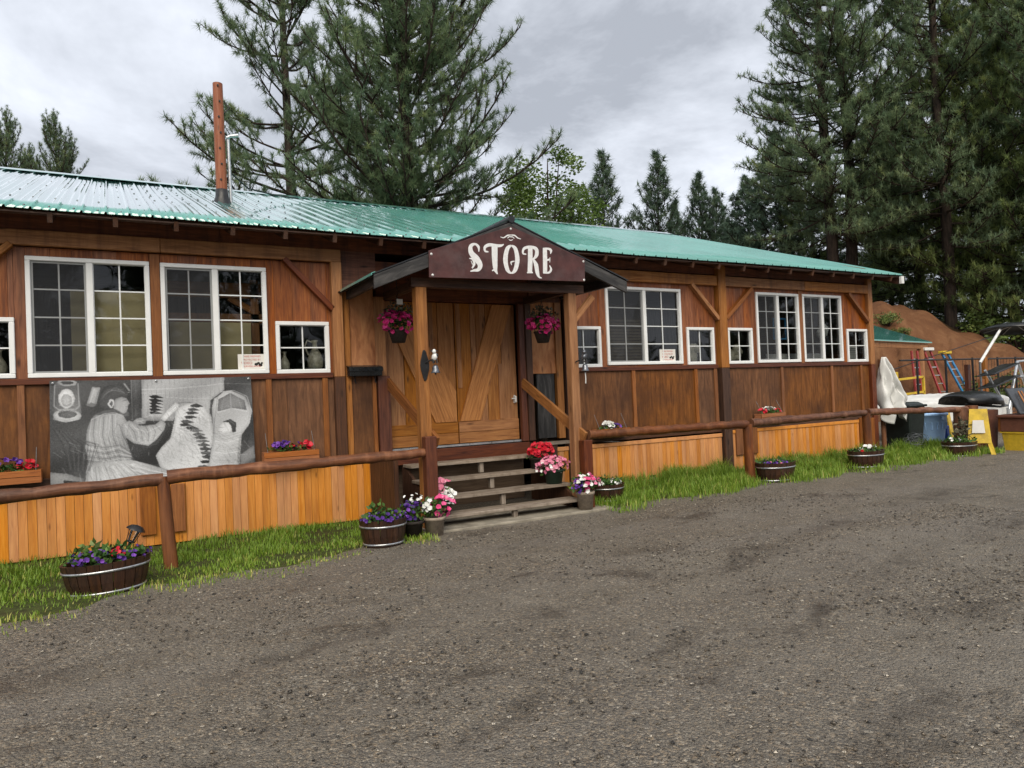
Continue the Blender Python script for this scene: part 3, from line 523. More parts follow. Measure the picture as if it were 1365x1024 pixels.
# --- front cladding: lower plywood panels with seams, upper red boards round the openings
for run in (((X0, -1.2), (-1.2, .42), (.42, 1.95), (1.95, 2.56)), ((6.38, 7.62), (7.62, 9.03), (9.03, 9.6)), ((9.8, 11.27), (11.27, 12.75), (12.75, 14.0))):
    lw = MB()
    for a, b in run: lw.box(a+.002, b-.002, .0, .05, .80, 1.95)
    lw.build('lower_wall', M['ply'], bld)
def clad(xa, xb, z0, z1):
    x = xa
    while x < xb-.01:
        w = min(.19+.05*random.random(), xb-x)
        um.box(x+.0015, x+w-.0015, .0, .045, z0, z1); x += w
def band(xa, xb):
    global um
    um = MB()
    ws = [w for w in WIN if w[0] >= xa-.01 and w[1] <= xb+.01]; x = xa
    for w in ws:
        if w[0] > x: clad(x, w[0], 1.95, 3.48)
        if w[3] < 3.45: clad(w[0], w[1], w[3], 3.48)
        clad(w[0], w[1], 1.95, w[2]); x = w[1]
    if x < xb: clad(x, xb, 1.95, 3.48)
    um.build('upper_wall', M['red'], bld)
band(X0, 2.56); band(6.3, 9.6); band(9.8, 14.02)
fz = MB()
x = X0
while x < X1-.05:
    w = min(2.4, X1-x)
    if not (2.7 < x+w and x < 2.7): pass
    fz.box(x, x+w-.004, -.005, .04, 3.66, 3.93, 'x'); x += w
fz.build('frieze_board', M['frieze'], bld)
for a, b, z0, z1 in ((X0, .52, 3.49, 3.66), (.524, 2.7, 3.49, 3.66), (6.2, 9.62, 3.45, 3.63), (9.82, 12.0, 3.45, 3.63), (12.004, 14.1, 3.45, 3.63)):
    MB().box(a, b, -.075, .0, z0, z1, 'x').build('header_beam', M['timber'], bld, .006)
for a, b in ((X0, 2.55), (6.38, 9.6), (9.81, 14.0)):
    MB().box(a, b, -.04, .0, 1.945, 2.012, 'x').build('sill_board', M['redpost'], bld, .004)
    MB().box(a, b, -.035, .0, .79, .90, 'x').build('base_board', M['darktimber'], bld, .004)
for x in (-2.3, -.9, .45, 1.72, 2.44, 7.64, 9.05, 9.53, 9.845, 11.29, 12.77, 13.72):
    MB().box(x-.035, x+.035, -.03, .0, .9, 1.945).build('batten', M['batten'], bld, .003)
for x, w in ((.4575, .05), (11.915, .05)):
    MB().box(x-w, x+w, -.022, .0, 2.012, 3.47).build('mullion_board', M['batten'], bld)
def post(x, w, y0, parts):
    for z0, z1, m in parts: MB().box(x-w/2, x+w/2, y0, .06, z0, z1).build('post', M[m], bld, .008)
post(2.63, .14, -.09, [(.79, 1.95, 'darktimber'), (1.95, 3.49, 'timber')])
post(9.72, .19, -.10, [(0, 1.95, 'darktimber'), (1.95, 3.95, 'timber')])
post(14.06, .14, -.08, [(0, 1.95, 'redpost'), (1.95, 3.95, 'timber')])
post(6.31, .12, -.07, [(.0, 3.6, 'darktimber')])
for p, q, m in (((1.96, 3.5), (2.57, 2.86), 'redpost'), ((9.0, 3.46), (9.63, 2.84), 'timber'), ((10.52, 3.44), (9.82, 2.86), 'batten'), ((13.36, 3.44), (13.99, 2.86), 'batten'), ((-.95, 3.5), (-1.6, 2.86), 'timber')):
    MB().beam((p[0], -.04, p[1]), (q[0], -.04, q[1]), .07, .10, (0, -1, 0)).build('brace', M[m], bld, .004)
# --- entrance bay between the posts
for a, b, z0, z1 in ((2.705, 3.15, 1.98, 3.15), (5.66, 6.10, 1.93, 3.05)): MB().box(a, b, .0, .03, z0, z1).build('plywood_panel', M['plylight'], bld)
MB().box(2.705, 3.15, .0, .03, .80, 1.97).build('dark_panel', M['ply'], bld)
db = MB(); db.box(5.74, 6.06, .0, .035, .92, 1.92); db.build('dark_panel', M['charred'], bld)
hd = MB()
hd.box(3.2, 5.68, .03, .12, 3.02, 3.55, 'x'); hd.box(2.7, 3.2, .0, .05, 3.15, 3.66, 'x'); hd.box(5.66, 6.3, .0, .05, 3.05, 3.66, 'x')
hd.build('door_header', M['frieze'], bld)
for x0, x1, z0, z1, y0, m in ((3.15, 3.30, 1.95, 3.05, -.03, 'timber'), (3.16, 3.33, .0, 1.95, -.06, 'redpost'), (5.44, 5.54, .9, 3.02, -.03, 'redpost'), (5.545, 5.65, .9, 3.02, -.055, 'darktimber'),
                          (6.10, 6.22, .9, 3.05, -.03, 'timber'), (3.09, 3.145, .82, 1.95, -.025, 'batten'), (2.72, 2.80, .80, 3.1, -.03, 'timber')):
    MB().box(x0, x1, y0, .05, z0, z1).build('door_trim', M[m], bld, .004)
# doors: two leaves, planks, bottom rail, wide diagonal braces running down to the middle
def leaf(xa, xb, sgn):
    d = MB(); n = 4; w = (xb-xa)/n
    for i in range(n): d.box(xa+i*w+.004, xa+(i+1)*w-.004, .10, .14, .93, 3.01, 'z', random.uniform(.05, .45))
    o = d.build('door', M['door'], bld, .003)
    b = MB(); b.box(xa+.004, xb-.004, .075, .10, .935, 1.09, 'x'); b.box(xa+.004, xb-.004, .075, .10, 1.095, 1.25, 'x'); b.build('bottom_rail', M['door'], o, .004)
    c = xb if sgn < 0 else xa
    pts = [(c+sgn*.02, 1.255), (c+sgn*.36, 1.255), (c+sgn*.96, 3.0), (c+sgn*.62, 3.0)]
    if sgn < 0: pts = [(c-.02, 1.255), (c-.36, 1.255), (c-.95, 2.55), (c-.95, 2.98), (c-.80, 2.98), (c-.02, 1.70)]
    MB().prism([(x, .062, z) for x, z in pts], (0, .038, 0), rnd=.9, ax=(sgn*.33, 0, 1)).build('diagonal_brace', M['door'], o, .003)
    if sgn > 0: bat = [(.02, 1.75, 3.0), (.345, 2.1, 3.0), (.70, 1.26, 2.1)]
    else: bat = [(.345, 2.22, 3.0)]
    for k, z0, z1 in bat:
        x = c+sgn*k; MB().box(min(x, x+sgn*.065), max(x, x+sgn*.065), .082, .10, z0, z1).build('cover_strip', M['timber'], o)
    return o
leaf(3.335, 4.405, -1); dr = leaf(4.415, 5.438, 1)
h = MB(); h.box(5.36, 5.39, .035, .07, 1.50, 1.60); h.beam((5.375, .05, 1.56), (5.31, .05, 1.56), .02, .02); h.box(5.362, 5.388, .07, .10, 1.49, 1.61); h.build('handle', M['white'], dr, .003)
MB().box(3.335, 5.44, .03, .16, .895, .925, 'x').build('threshold', M['alu'], bld, .003)
MB().box(3.34, 5.54, -.05, .02, .70, .885, 'x').build('door_step', M['redpost'], bld, .005)
# --- skirting planks
def planks(xa, xb, zt):
    sk = MB(); x = xa
    while x < xb-.01:
        w = min(.088, xb-x); sk.box(x+.0018, x+w-.0018, -.035+random.random()*.002, -.01, .02, zt); x += w
    sk.build('skirting', M['skirt'], bld)
planks(X0, 3.14, .76); planks(5.72, 9.60, .70); planks(9.85, 13.62, .74); planks(13.66, 13.76, .4)
for a, b, z in ((5.75, 9.6, .70), (9.87, 13.62, .74)): MB().box(a, b, -.05, -.005, z, z+.062, 'x').build('skirting_cap', M['skirt'], bld, .004)
for x0, x1, z0, z1 in ((.22, .385, .15, .72), (.55, .70, .15, .72), (9.93, 10.13, .34, .84), (10.33, 10.48, .34, .86), (13.52, 13.73, .30, .84), (13.86, 14.0, .1, .82)):
    MB().box(x0, x1, -.075, -.038, z0, z1).build('block', M['batten'], bld, .004)
vt = MB(); vt.box(7.86, 8.0, -.05, -.036, .13, .155); vt.box(7.86, 7.88, -.05, -.036, .05, .13); vt.box(7.98, 8.0, -.05, -.036, .05, .13)
vv = vt.build('vent', M['blackmetal'], bld); MB().box(7.88, 7.98, -.04, -.036, .05, .13).build('vent_plate', M['concrete'], vv)
# --- shell behind the front
sh = MB()
sh.box(X0, X0+.1, .05, YB, 0, 4.0, 'y'); sh.box(X1-.1, X1-.005, .05, YB, 0, 4.0, 'y'); sh.box(X0, X1, YB, YB+.1, 0, 4.0, 'x')
for xx in (X0+.02, X1-.08): sh.prism([(xx, .0, 4.0), (xx, 13.0, 4.0), (xx, 6.5, 6.1)], (.06, 0, 0))
sh.build('shell_wall', M['red'], bld)
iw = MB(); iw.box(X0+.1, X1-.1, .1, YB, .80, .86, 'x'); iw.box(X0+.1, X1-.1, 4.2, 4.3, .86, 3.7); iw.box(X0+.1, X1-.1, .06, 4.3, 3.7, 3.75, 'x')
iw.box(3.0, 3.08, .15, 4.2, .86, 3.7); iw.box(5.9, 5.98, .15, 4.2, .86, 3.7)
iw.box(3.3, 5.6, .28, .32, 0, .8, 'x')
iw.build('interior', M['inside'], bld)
# --- windows
def window(x0, x1, z0, z1, big):
    f = MB(); fw_ = .05
    y0, y1 = -.03, .05
    f.box(x0, x1, y0, y1, z1-fw_, z1, 'x'); f.box(x0, x1, y0, y1, z0, z0+fw_, 'x'); f.box(x0, x0+fw_, y0, y1, z0+fw_, z1-fw_); f.box(x1-fw_, x1, y0, y1, z0+fw_, z1-fw_)
    xm = (x0+x1)/2
    if big: f.box(xm-.035, xm+.035, y0+.006, y1, z0+fw_, z1-fw_)
    o = f.build('window', M['vinyl'], bld, .006)
    halves = [(x0+fw_, xm-.035), (xm+.035, x1-fw_)] if big else [(x0+fw_, x1-fw_)]
    mt = MB(); gl = MB(); rows, cols = (4, 2) if big else (2, 2)
    for k, (a, b) in enumerate(halves):
        za, zb = z0+fw_, z1-fw_
        s = .022 if big and k == 0 else .006
        yy = .008
        mt.box(a, b, yy-.012, yy+.02, zb-s, zb, 'x'); mt.box(a, b, yy-.012, yy+.02, za, za+s, 'x'); mt.box(a, a+s, yy-.012, yy+.02, za+s, zb-s); mt.box(b-s, b, yy-.012, yy+.02, za+s, zb-s)
        for i in range(1, cols): xx = a+(b-a)*i/cols; mt.box(xx-.008, xx+.008, yy+.003, yy+.015, za+s, zb-s)
        for j in range(1, rows): zz_ = za+(zb-za)*j/rows; mt.box(a+s, b-s, yy+.0045, yy+.0135, zz_-.008, zz_+.008, 'x')
        gl.add([(a, yy+.017, za), (b, yy+.017, za), (b, yy+.017, zb), (a, yy+.017, zb)], [(0, 1, 2, 3)])
    mt.build('muntin', M['muntin'], o); gl.build('pane', M['glass'], o)
    if big:
        a, b = halves[0]
        MB().add([(a, -.012, z0+fw_), (b, -.012, z0+fw_), (b, -.012, z1-fw_), (a, -.012, z1-fw_)], [(0, 1, 2, 3)]).build('screen', M['screen'], o)
    return o
for w in WIN: window(*w)
# --- roof: ribbed steel sheet, eave at y -.6, ridge at y 6.5
XR0, XR1 = -3.9, 14.42
def roof_sheet():
    prof = []; x = XR0; p = .2286
    while x < XR1:
        prof += [(x, 0), (x+.07, 0), (x+.075, .006), (x+.085, .006), (x+.09, 0), (x+.14, 0), (x+.145, .006), (x+.155, .006), (x+.16, 0), (x+.195, 0), (x+.205, .024), (x+.2236, .024)]; x += p
    prof = [q for q in prof if q[0] < XR1]; prof.append((XR1, 0))
    V, F = [], []; ny = 9
    for side in (0, 1):
        b = len(V)
        for j in range(ny):
            t = j/(ny-1)
            for (x, h) in prof:
                wob = .012*math.sin(x*1.3+t*5)+.007*math.sin(x*4.1-t*9)
                y = -.6+7.1*t; z = 3.772+2.428*t+h+wob*(1 if 0 < t < 1 else .4)
                if side: y = 13.0-y
                V.append((x, y, z))
        m = len(prof)
        for j in range(ny-1):
            for i in range(m-1):
                q = (b+j*m+i, b+j*m+i+1, b+(j+1)*m+i+1, b+(j+1)*m+i)
                F.append(q if not side else q[::-1])
    me = mesh_np('roof', np.array(V)-np.array((5.5, 0, 0)), F, M['roof'])
    o = bpy.data.objects.new('roof', me); put(o, bld); ORG[o.name] = ORG[bld.name]
    so_ = o.modifiers.new('sheet', 'SOLIDIFY'); so_.thickness = .004; so_.offset = -1
    return o
rf = roof_sheet()
rc = MB(); rc.prism([(XR0, 6.25, 6.145), (XR0, 6.5, 6.245), (XR0, 6.75, 6.145), (XR0, 6.75, 6.14), (XR0, 6.5, 6.235), (XR0, 6.25, 6.14)], (XR1-XR0, 0, 0)); rc.build('ridge_cap', M['roof'], rf)
sc_ = MB()
for i in range(int((XR1-XR0)/.2286)):
    for k in range(7):
        t = .04+k*.155; x = XR0+.114+i*.2286+.02; sc_.lathe((x, -.6+7.1*t, 3.776+2.428*t), [(.012, -.004), (.012, .006), (.006, .010), (.001, .011)], 6)
    if i > 36: break
so2 = sc_.build('screw', M['steel'], rf); so2['kind'] = 'stuff'
x = XR0+.3; k = 0
while x < XR1:
    MB().beam((x, -.55, 3.70), (x, 6.4, 6.075), .05, .11).build('rafter', M['darktimber'], bld); x += .61; k += 1
sf = MB()
for j in range(3):
    y = -.56+j*.19; sf.box(XR0+.02, XR1-.02, y, y+.10, 3.72+.342*(y+.6), 3.735+.342*(y+.6), 'x')
sf.build('soffit_board', M['darktimber'], bld)
MB().beam((XR1-.06, -.55, 3.66), (XR1-.06, 6.45, 6.05), .04, .14).build('barge_board', M['darktimber'], bld)
MB().box(XR1-.10, XR1-.01, -.62, -.57, 3.60, 3.75).build('fascia_end', M['white'], bld)

# --- wooden pole rising through the roof
pl = thing('wooden_pole', 'orange peeled log pole with bolt holes standing on the green roof', 'pole', (1.64, 3.0, 4.98))
zb = 5.0
MB().tube([(1.64, 3, zb-.1), (1.63, 3, 6.0), (1.63, 3, 6.97)], [.09, .085, .078], 12).build('shaft', M['pole'], pl)
bo = MB()
for i in range(7):
    z = 5.35+i*.26; bo.tube([(1.62+.02*(i % 2), 2.925, z), (1.62+.02*(i % 2), 2.90, z)], .016, 8)
bo.build('bolt', M['blackmetal'], pl)
MB().lathe((1.64, 3, 4.86), [(.2, 0), (.15, .1), (.105, .22), (.1, .34), (.088, .345)], 16).build('flashing', M['blackmetal'], pl)
MB().tube([(1.78, 3.02, 4.9), (1.765, 3.02, 6.1)], .026, 8).tube([(1.74, 3.0, 6.08), (1.80, 3.0, 6.12), (1.92, 2.98, 6.14)], .03, 8).build('conduit', M['alu'], pl)
MB().tube([(1.72, 3.02, 6.5), (1.80, 3.02, 6.6), (1.72, 3.02, 6.7)], .012, 6).build('hook', M['blackmetal'], pl)
MB().tube([(1.80, 3.02, 5.5), (2.1, 3.3, 5.36), (2.6, 3.8, 5.44), (3.2, 4.4, 5.58)], .014, 6).build('cable', M['blackmetal'], pl)

# ------------------------------------------------------------------ entrance canopy
cp = thing('porch_canopy', 'dark gabled porch canopy on two timber posts over the store entrance', 'porch', (4.5, -.7, 0))
AX, AZ, YF, YK = 4.52, 3.86, -1.5, -.02
def slope(sgn, xe, ze):
    d = MB(); n = 7
    for i in range(n):          # sheathing boards run front to back
        t0, t1 = i/n, (i+1)/n
        xa, xb = AX+(xe-AX)*t0, AX+(xe-AX)*t1; za, zb_ = AZ+(ze-AZ)*t0, AZ+(ze-AZ)*t1
        d.prism([(xa, YF, za), (xb, YF, zb_), (xb, YF, zb_-.022), (xa, YF, za-.022)], (0, YK-YF, 0), ax=(0, 1, 0))
    return d
slope(-1, 2.66, 3.085).build('sheathing', M['charred'], cp); slope(1, 6.38, 3.17).build('sheathing', M['charred'], cp)
rr = MB()
for xe, ze in ((2.64, 3.078), (6.40, 3.165)):
    rr.prism([(AX, YF-.03, AZ+.012), (xe, YF-.03, ze+.012), (xe, YF-.03, ze-.004), (AX, YF-.03, AZ-.004)], (0, YK-YF+.02, 0))
rr.build('roofing', M['blackplastic'], cp)
MB().prism([(2.63, YF-.03, 3.065), (2.63, YF-.03, 3.095), (2.68, YF-.03, 3.115), (2.68, YF-.03, 3.105)], (0, 1.3, 0)).build('drip_edge', M['roof'], cp)
for a, b in (((AX, AZ), (2.66, 3.085)), ((AX, AZ), (6.36, 3.16))):
    dx, dz = b[0]-a[0], b[1]-a[1]; s = dz/abs(dx)
    MB().prism([(a[0], YF-.045, a[1]-.02), (b[0], YF-.045, b[1]-.015), (b[0], YF-.045, b[1]-.175), (a[0], YF-.045, a[1]-.18)], (0, .04, 0), ax=(dx, 0, dz)).build('barge_board', M['charred'], cp, .004)
MB().tube([(AX, YF-.06, AZ+.015), (AX, YK, AZ+.015)], .05, 8).build('ridge_cap', M['blackplastic'], cp)
for x in (2.78, 3.36, 3.95, 5.1, 5.70, 6.2):
    z = AZ-.42*abs(x-AX) if x < AX else AZ-.37*abs(x-AX)
    MB().box(x-.025, x+.025, YF+.05, YK-.05, z-.14, z-.03, 'y').build('rafter', M['charred'], cp)
for a, b in ((3.31, 3.36), (5.58, 5.63)): pass
MB().box(3.2, 5.76, -1.33, -1.21, 2.99, 3.10, 'x').build('beam', M['darktimber'], cp)
for x in (3.33, 5.58): MB().box(x-.05, x+.05, -1.2, -.05, 3.0, 3.1, 'y').build('beam', M['darktimber'], cp)
for x, w in ((3.325, .145), (5.565, .13)): MB().box(x-w/2, x+w/2, -1.33, -1.2, .02, 2.99).build('post', M['timber'], cp, .008)
MB().beam((5.62, -1.26, 2.62), (5.95, -1.26, 2.96), .06, .08).build('brace', M['timber'], cp)
MB().beam((3.31, -.02, 1.86), (3.42, -1.42, 1.07), .05, .14).build('handrail', M['batten'], cp, .005)
MB().beam((5.47, -.02, 1.80), (5.62, -1.42, .99), .05, .14).build('handrail', M['timber'], cp, .005)
MB().box(3.25, 3.395, -1.47, -1.335, .0, 1.15).build('newel', M['redpost'], cp, .008)
MB().box(5.56, 5.70, -1.47, -1.335, .0, .95).build('newel', M['redpost'], cp, .008)

# ------------------------------------------------------------------ the sign board
sb = thing('store_sign', 'maroon gable shaped sign board with white STORE lettering', 'sign', (4.5, -1.6, 3.05))
pf = [(3.343, 3.068), (5.629, 3.114), (5.641, 3.424), (4.505, 3.777), (3.352, 3.395)]
MB().prism([(x, -1.56, z) for x, z in pf], (0, .018, 0)).build('board', M['sign'], sb, .003)
def stroke(mb, st, y):
    # smooth centreline with width, as a thin raised ribbon
    P = np.array(st); n = len(P); T = np.arange(n); tt = np.linspace(0, n-1, (n-1)*7+1)
    def cat(c):
        o_ = []
        for t in tt:
            i = min(int(t), n-2); u = t-i; p0, p1, p2, p3 = c[max(i-1, 0)], c[i], c[i+1], c[min(i+2, n-1)]
            o_.append(.5*(2*p1+(p2-p0)*u+(2*p0-5*p1+4*p2-p3)*u*u+(3*p1-p0-3*p2+p3)*u**3))
        return np.array(o_)
    x, z = cat(P[:, 0]), cat(P[:, 1]); w = np.interp(tt, T, P[:, 2])
    dx, dz = np.gradient(x), np.gradient(z); l = np.hypot(dx, dz)+1e-9; nx, nz = -dz/l, dx/l
    vs, fs = [], []
    for i in range(len(tt)):
        for sg in (-1, 1): vs.append((x[i]+nx[i]*w[i]/2*sg, y, z[i]+nz[i]*w[i]/2*sg))
    for i in range(len(tt)-1): fs.append((2*i, 2*i+1, 2*i+3, 2*i+2))
    mb.add(vs, fs)
for ch in 'STOREN':
    m = MB()
    for i, st in enumerate(LETTERS[ch]): stroke(m, st, -1.5612-.0004*i)
    m.build('ornament' if ch == 'N' else 'letter', M['letter'], sb)
for x, z in [(3.382, 3.352), (3.388, 3.099), (4.5, 3.745), (5.615, 3.387), (5.612, 3.135)]:
    MB().lathe((x, -1.561, z), [(.016, 0), (.013, .006), (.004, .009)], 10, rot=Matrix.Rotation(R(90), 3, 'X')).build('screw', M['white'], sb)

# ------------------------------------------------------------------ steps
MB().box(2.98, 5.9, -1.62, -.3, -.06, .028, 'x').build('pavement', M['concrete'], None, .01)['kind'] = 'structure'
stp = thing('wooden_steps', 'grey weathered open wooden steps leading up to the plank doors', 'steps', (4.45, -.75, .03))
for k, (y, z, xl, xr) in enumerate(((-1.42, .165, 3.40, 5.58), (-1.10, .345, 3.42, 5.56), (-.79, .535, 3.42, 5.54), (-.48, .725, 3.42, 5.54))):
    MB().box(xl, xr, y, y+.145, z-.042, z, 'x').box(xl, xr, y+.15, y+.29, z-.043, z-.001, 'x').build('tread', M['grey'], stp, .005)
    for xx in (4.50, ):
        MB().box(xx-.03+.0*k, xx+.03, y+.04, y+.10, .0 if k == 0 else z-.042-.145, z-.042).build('riser_block', M['grey'], stp)
for x in (3.44, 5.50):
    MB().prism([(x, -1.36, .02), (x, -1.36, .12), (x, -.2, .68), (x, -.1, .68), (x, -.1, .02)], (.045, 0, 0), ax=(0, 1, .6)).build('stringer', M['darktimber'], stp)
MB().box(3.0, 3.06, -1.0, -.06, .0, .85).build('side_post', M['darktimber'], stp)
MB().box(5.62, 5.75, -.5, -.38, .0, .85).build('side_post', M['darktimber'], stp)
MB().box(5.56, 6.0, -.52, -.36, .85, .89, 'x').build('side_shelf', M['grey'], stp)

# ------------------------------------------------------------------ log rails
lf = thing('log_rail_fence', 'brown log rail on a leaning post in front of the mural and left skirting', 'fence', (.42, -1.45, 0), 'log rail fences along the store')
def knotty(P, r0, r1):
    n = len(P); return P, [(r0+(r1-r0)*i/(n-1))*(1+.05*math.sin(i*1.7)+random.uniform(-.05, .05)+(.14 if random.random() < .12 else 0)) for i in range(n)]
def wob(p, q, n=9, a=.012):
    p, q = Vector(p), Vector(q)
    return [p.lerp(q, i/(n-1))+Vector((0, random.uniform(-a, a), random.uniform(-a, a))) for i in range(n)]
MB().tube(*knotty(wob((-3.6, -1.47, .80), (.40, -1.45, .905), 30, .006), .064, .062), 14).build('rail', M['log'], lf)
MB().tube(*knotty(wob((.44, -1.45, .925), (3.27, -1.40, .955), 26, .006), .071, .054), 14).build('rail', M['log'], lf)
MB().tube([(.45, -1.47, 0), (.425, -1.46, .4), (.40, -1.45, .93)], [.068, .065, .06], 12).build('post', M['log'], lf)
rf2 = thing('log_rail_fence', 'brown log rail on short posts in front of the right half of the store', 'fence', (9.5, -1.25, .05), 'log rail fences along the store')
MB().tube(*knotty(wob((5.70, -1.36, 1.015), (8.95, -1.22, .985), 30, .007), .06, .066), 14).build('rail', M['log'], rf2)
MB().tube(*knotty(wob((9.06, -1.22, .99), (12.1, -1.16, 1.02), 30, .007), .069, .055), 14).build('rail', M['log'], rf2)
MB().tube(*knotty(wob((12.2, -1.15, 1.02), (15.42, -1.18, .93), 28, .006), .062, .058), 14).build('rail', M['log'], rf2)
MB().tube([(8.99, -1.22, .0), (8.97, -1.22, .98)], [.085, .08], 12).build('post', M['log'], rf2)
MB().tube([(12.17, -1.15, .0), (12.15, -1.15, 1.0)], [.08, .075], 12).build('post', M['log'], rf2)
MB().tube([(15.25, -1.15, .0), (15.25, -1.15, .97)], [.14, .13], 12).tube([(15.55, -1.22, .0), (15.55, -1.22, 1.0)], [.12, .115], 12).build('end_post', M['log'], rf2)
# ------------------------------------------------------------------ mural banner: drawing carried as vertex colour of the cloth
def raster(w=336, h=190):
    A = np.full((h, w), .17); yy, xx = np.mgrid[0:h, 0:w]; u = (xx+.5)/w*1000; v = (yy+.5)/h*1000
    A += .05*np.sin(u*.9)*np.sin(v*.13)+.06*(np.sin(u*.011+v*.006)*np.sin(v*.009))
    def inside(p):
        p = np.array(p, float); r = np.zeros(u.shape, bool); n = len(p)
        for i in range(n):
            x0, y0 = p[i]; x1, y1 = p[(i+1) % n]
            if y0 == y1: continue
            c = ((y0 > v) != (y1 > v)) & (u < (x1-x0)*(v-y0)/(y1-y0)+x0); r ^= c
        return r
    asp = 1185/2130
    def blur(a, k):
        for ax in (0, 1):
            c = np.cumsum(np.concatenate([np.repeat(np.take(a, [0], ax), k+1, ax), a, np.repeat(np.take(a, [-1], ax), k, ax)], ax), ax); n_ = a.shape[ax]
            a = (np.take(c, range(2*k+1, 2*k+1+n_), ax)-np.take(c, range(0, n_), ax))/(2*k+1)
        return a
    for s in BANNER:
        if s[0] == 'p':
            m = inside(s[2]); sh_ = blur(m.astype(float), 5); sh_ = (sh_-.45)/.55; A[m] = s[1]*(.80+.24*np.clip(sh_[m], 0, 1))+.06*np.sin(u[m]*.016+v[m]*.011+s[1]*9)
        else:
            d = np.full(u.shape, 1e9); P = s[2]
            for (x0, y0), (x1, y1) in zip(P[:-1], P[1:]):
                dx, dy = x1-x0, (y1-y0)*asp; l2 = dx*dx+dy*dy+1e-9
                t = np.clip(((u-x0)*dx+(v-y0)*asp*dy)/l2, 0, 1); d = np.minimum(d, np.hypot(u-x0-t*dx, (v-y0)*asp-t*dy))
            k = np.clip(1.2-d/(s[3]*.36), 0, 1)*.62; A = A*(1-k)+s[1]*k
    rs = random.Random(4)
    for _ in range(420):        # pencil hatching over hide, wrap and floor
        cx, cy = rs.choice(((620, 520), (600, 700), (860, 720), (690, 380), (330, 560), (240, 900), (120, 700))); cx += rs.gauss(0, 70); cy += rs.gauss(0, 110)
        a = rs.gauss(1.0, .5); ln_ = rs.uniform(20, 60); dx, dy = math.cos(a)*ln_, math.sin(a)*ln_*1.6
        t = np.clip(((u-cx)*dx+(v-cy)*dy)/(dx*dx+dy*dy), 0, 1); d = np.hypot(u-cx-t*dx, (v-cy-t*dy)*asp); k = np.clip(1-d/2.4, 0, 1)*.3
        A = A*(1-k)+k*rs.choice((.1, .25, .95))
    B = np.pad(A, 1, mode='edge'); A = .5*A+.5*(B[:-2, 1:-1]+B[2:, 1:-1]+B[1:-1, :-2]+B[1:-1, 2:])/4
    A += rng.normal(0, .03, A.shape)
    return np.clip(A, .03, .95)
def banner():
    x0, x1, z0, z1 = -.63, 1.5, .80, 1.985; w, h = 336, 190
    A = raster(w, h); ii, jj = np.meshgrid(np.arange(w+1), np.arange(h+1)); s, t = ii/w, jj/h
    X = x0+(x1-x0)*s-.02*t*(1-s)+.02*t*s; Zc = z1-(z1-z0)*t-.012*np.sin(s*3.14)*(1-t)-.015*s*t
    Yc = -.05-.014*np.sin(s*7+t*2)*np.sin(t*3.1)-.006*np.sin(s*19-t*7)*t-.012*t
    V = np.stack([X, Yc, Zc], -1).reshape(-1, 3); idx = np.arange((w+1)*(h+1)).reshape(h+1, w+1)
    F = np.stack([idx[:-1, :-1], idx[1:, :-1], idx[1:, 1:], idx[:-1, 1:]], -1).reshape(-1, 4)
    q = NT('printed vinyl mural'); a = q.n('Attribute', attribute_name='ink'); M['mural'] = q.fin(a.outputs['Color'], .42, .5)
    c = np.array((.43, 0, 1.98)); me = mesh_np('mural_banner', V-c, F, M['mural'], smooth=True)
    lin = np.clip(A, 0, 1)**1.7*1.0+.012
    col = np.repeat(lin.reshape(-1), 4)[:, None]*np.array([[.97, .99, 1.03]]); col = np.concatenate([col, np.ones((len(col), 1))], 1)
    at = me.color_attributes.new('ink', 'FLOAT_COLOR', 'CORNER'); at.data.foreach_set('color', col.astype('f').ravel())
    o = bpy.data.objects.new('mural_banner', me); put(o); o.location = c
    tag(o, 'black and white banner of a woman working a hide beside a cradleboard', 'banner'); ORG[o.name] = Vector(c)
    g = MB()
    for x in (-.60, .43, 1.47):
        for z in (1.955,): g.lathe((x, -.06, z), [(.014, 0), (.014, .004), (.005, .006)], 10, rot=Matrix.Rotation(R(90), 3, 'X'))
    g.build('grommet', M['alu'], o)
banner()

# ------------------------------------------------------------------ plants
def leaves(mb, c, rad, n, size, up_=.5):
    c = Vector(c)
    for _ in range(n):
        d = Vector((random.gauss(0, 1), random.gauss(0, 1), random.gauss(0, 1))); d.normalize(); d *= random.random()**.45
        p = c+Vector((d.x*rad[0], d.y*rad[1], d.z*rad[2])); s = size*random.uniform(.6, 1.3)
        a = Vector((random.gauss(0, 1), random.gauss(0, 1), random.gauss(up_, .8))).normalized(); b = a.cross(Vector((random.gauss(0, 1), random.gauss(0, 1), random.gauss(0, 1)))).normalized(); nn = a.cross(b)
        mb.add([p, p+a*s*.4+b*s*.3-nn*s*.05, p+a*s*.95-nn*s*.12, p+a*s*.4-b*s*.3-nn*s*.05], [(0, 1, 2, 3)])
def blooms(mb, c, rad, n, size, face=(0, -.5, .7), shell=.75):
    c = Vector(c)
    for _ in range(n):
        d = Vector((random.gauss(0, 1), random.gauss(-.35, 1), random.gauss(.35, 1))).normalized()*(shell+(1.08-shell)*random.random())
        p = c+Vector((d.x*rad[0], d.y*rad[1], d.z*rad[2])); f = (d+Vector(face)+Vector((random.gauss(0, .3), random.gauss(0, .3), random.gauss(0, .3)))).normalized()
        a = f.cross(Vector((.3, .2, 1))).normalized(); b = f.cross(a); s = size*random.uniform(.75, 1.2); ph = random.random()*6
        vs = [p-f*s*.25]; k = 10
        for i in range(k):
            r = s*.5*(1.0 if i % 2 == 0 else .86); t = ph+2*math.pi*i/k; vs.append(p+(a*math.cos(t)+b*math.sin(t))*r+f*s*.1*math.sin(2.5*t))
        mb.add(vs, [(0, 1+i, 1+(i+1) % k) for i in range(k)])
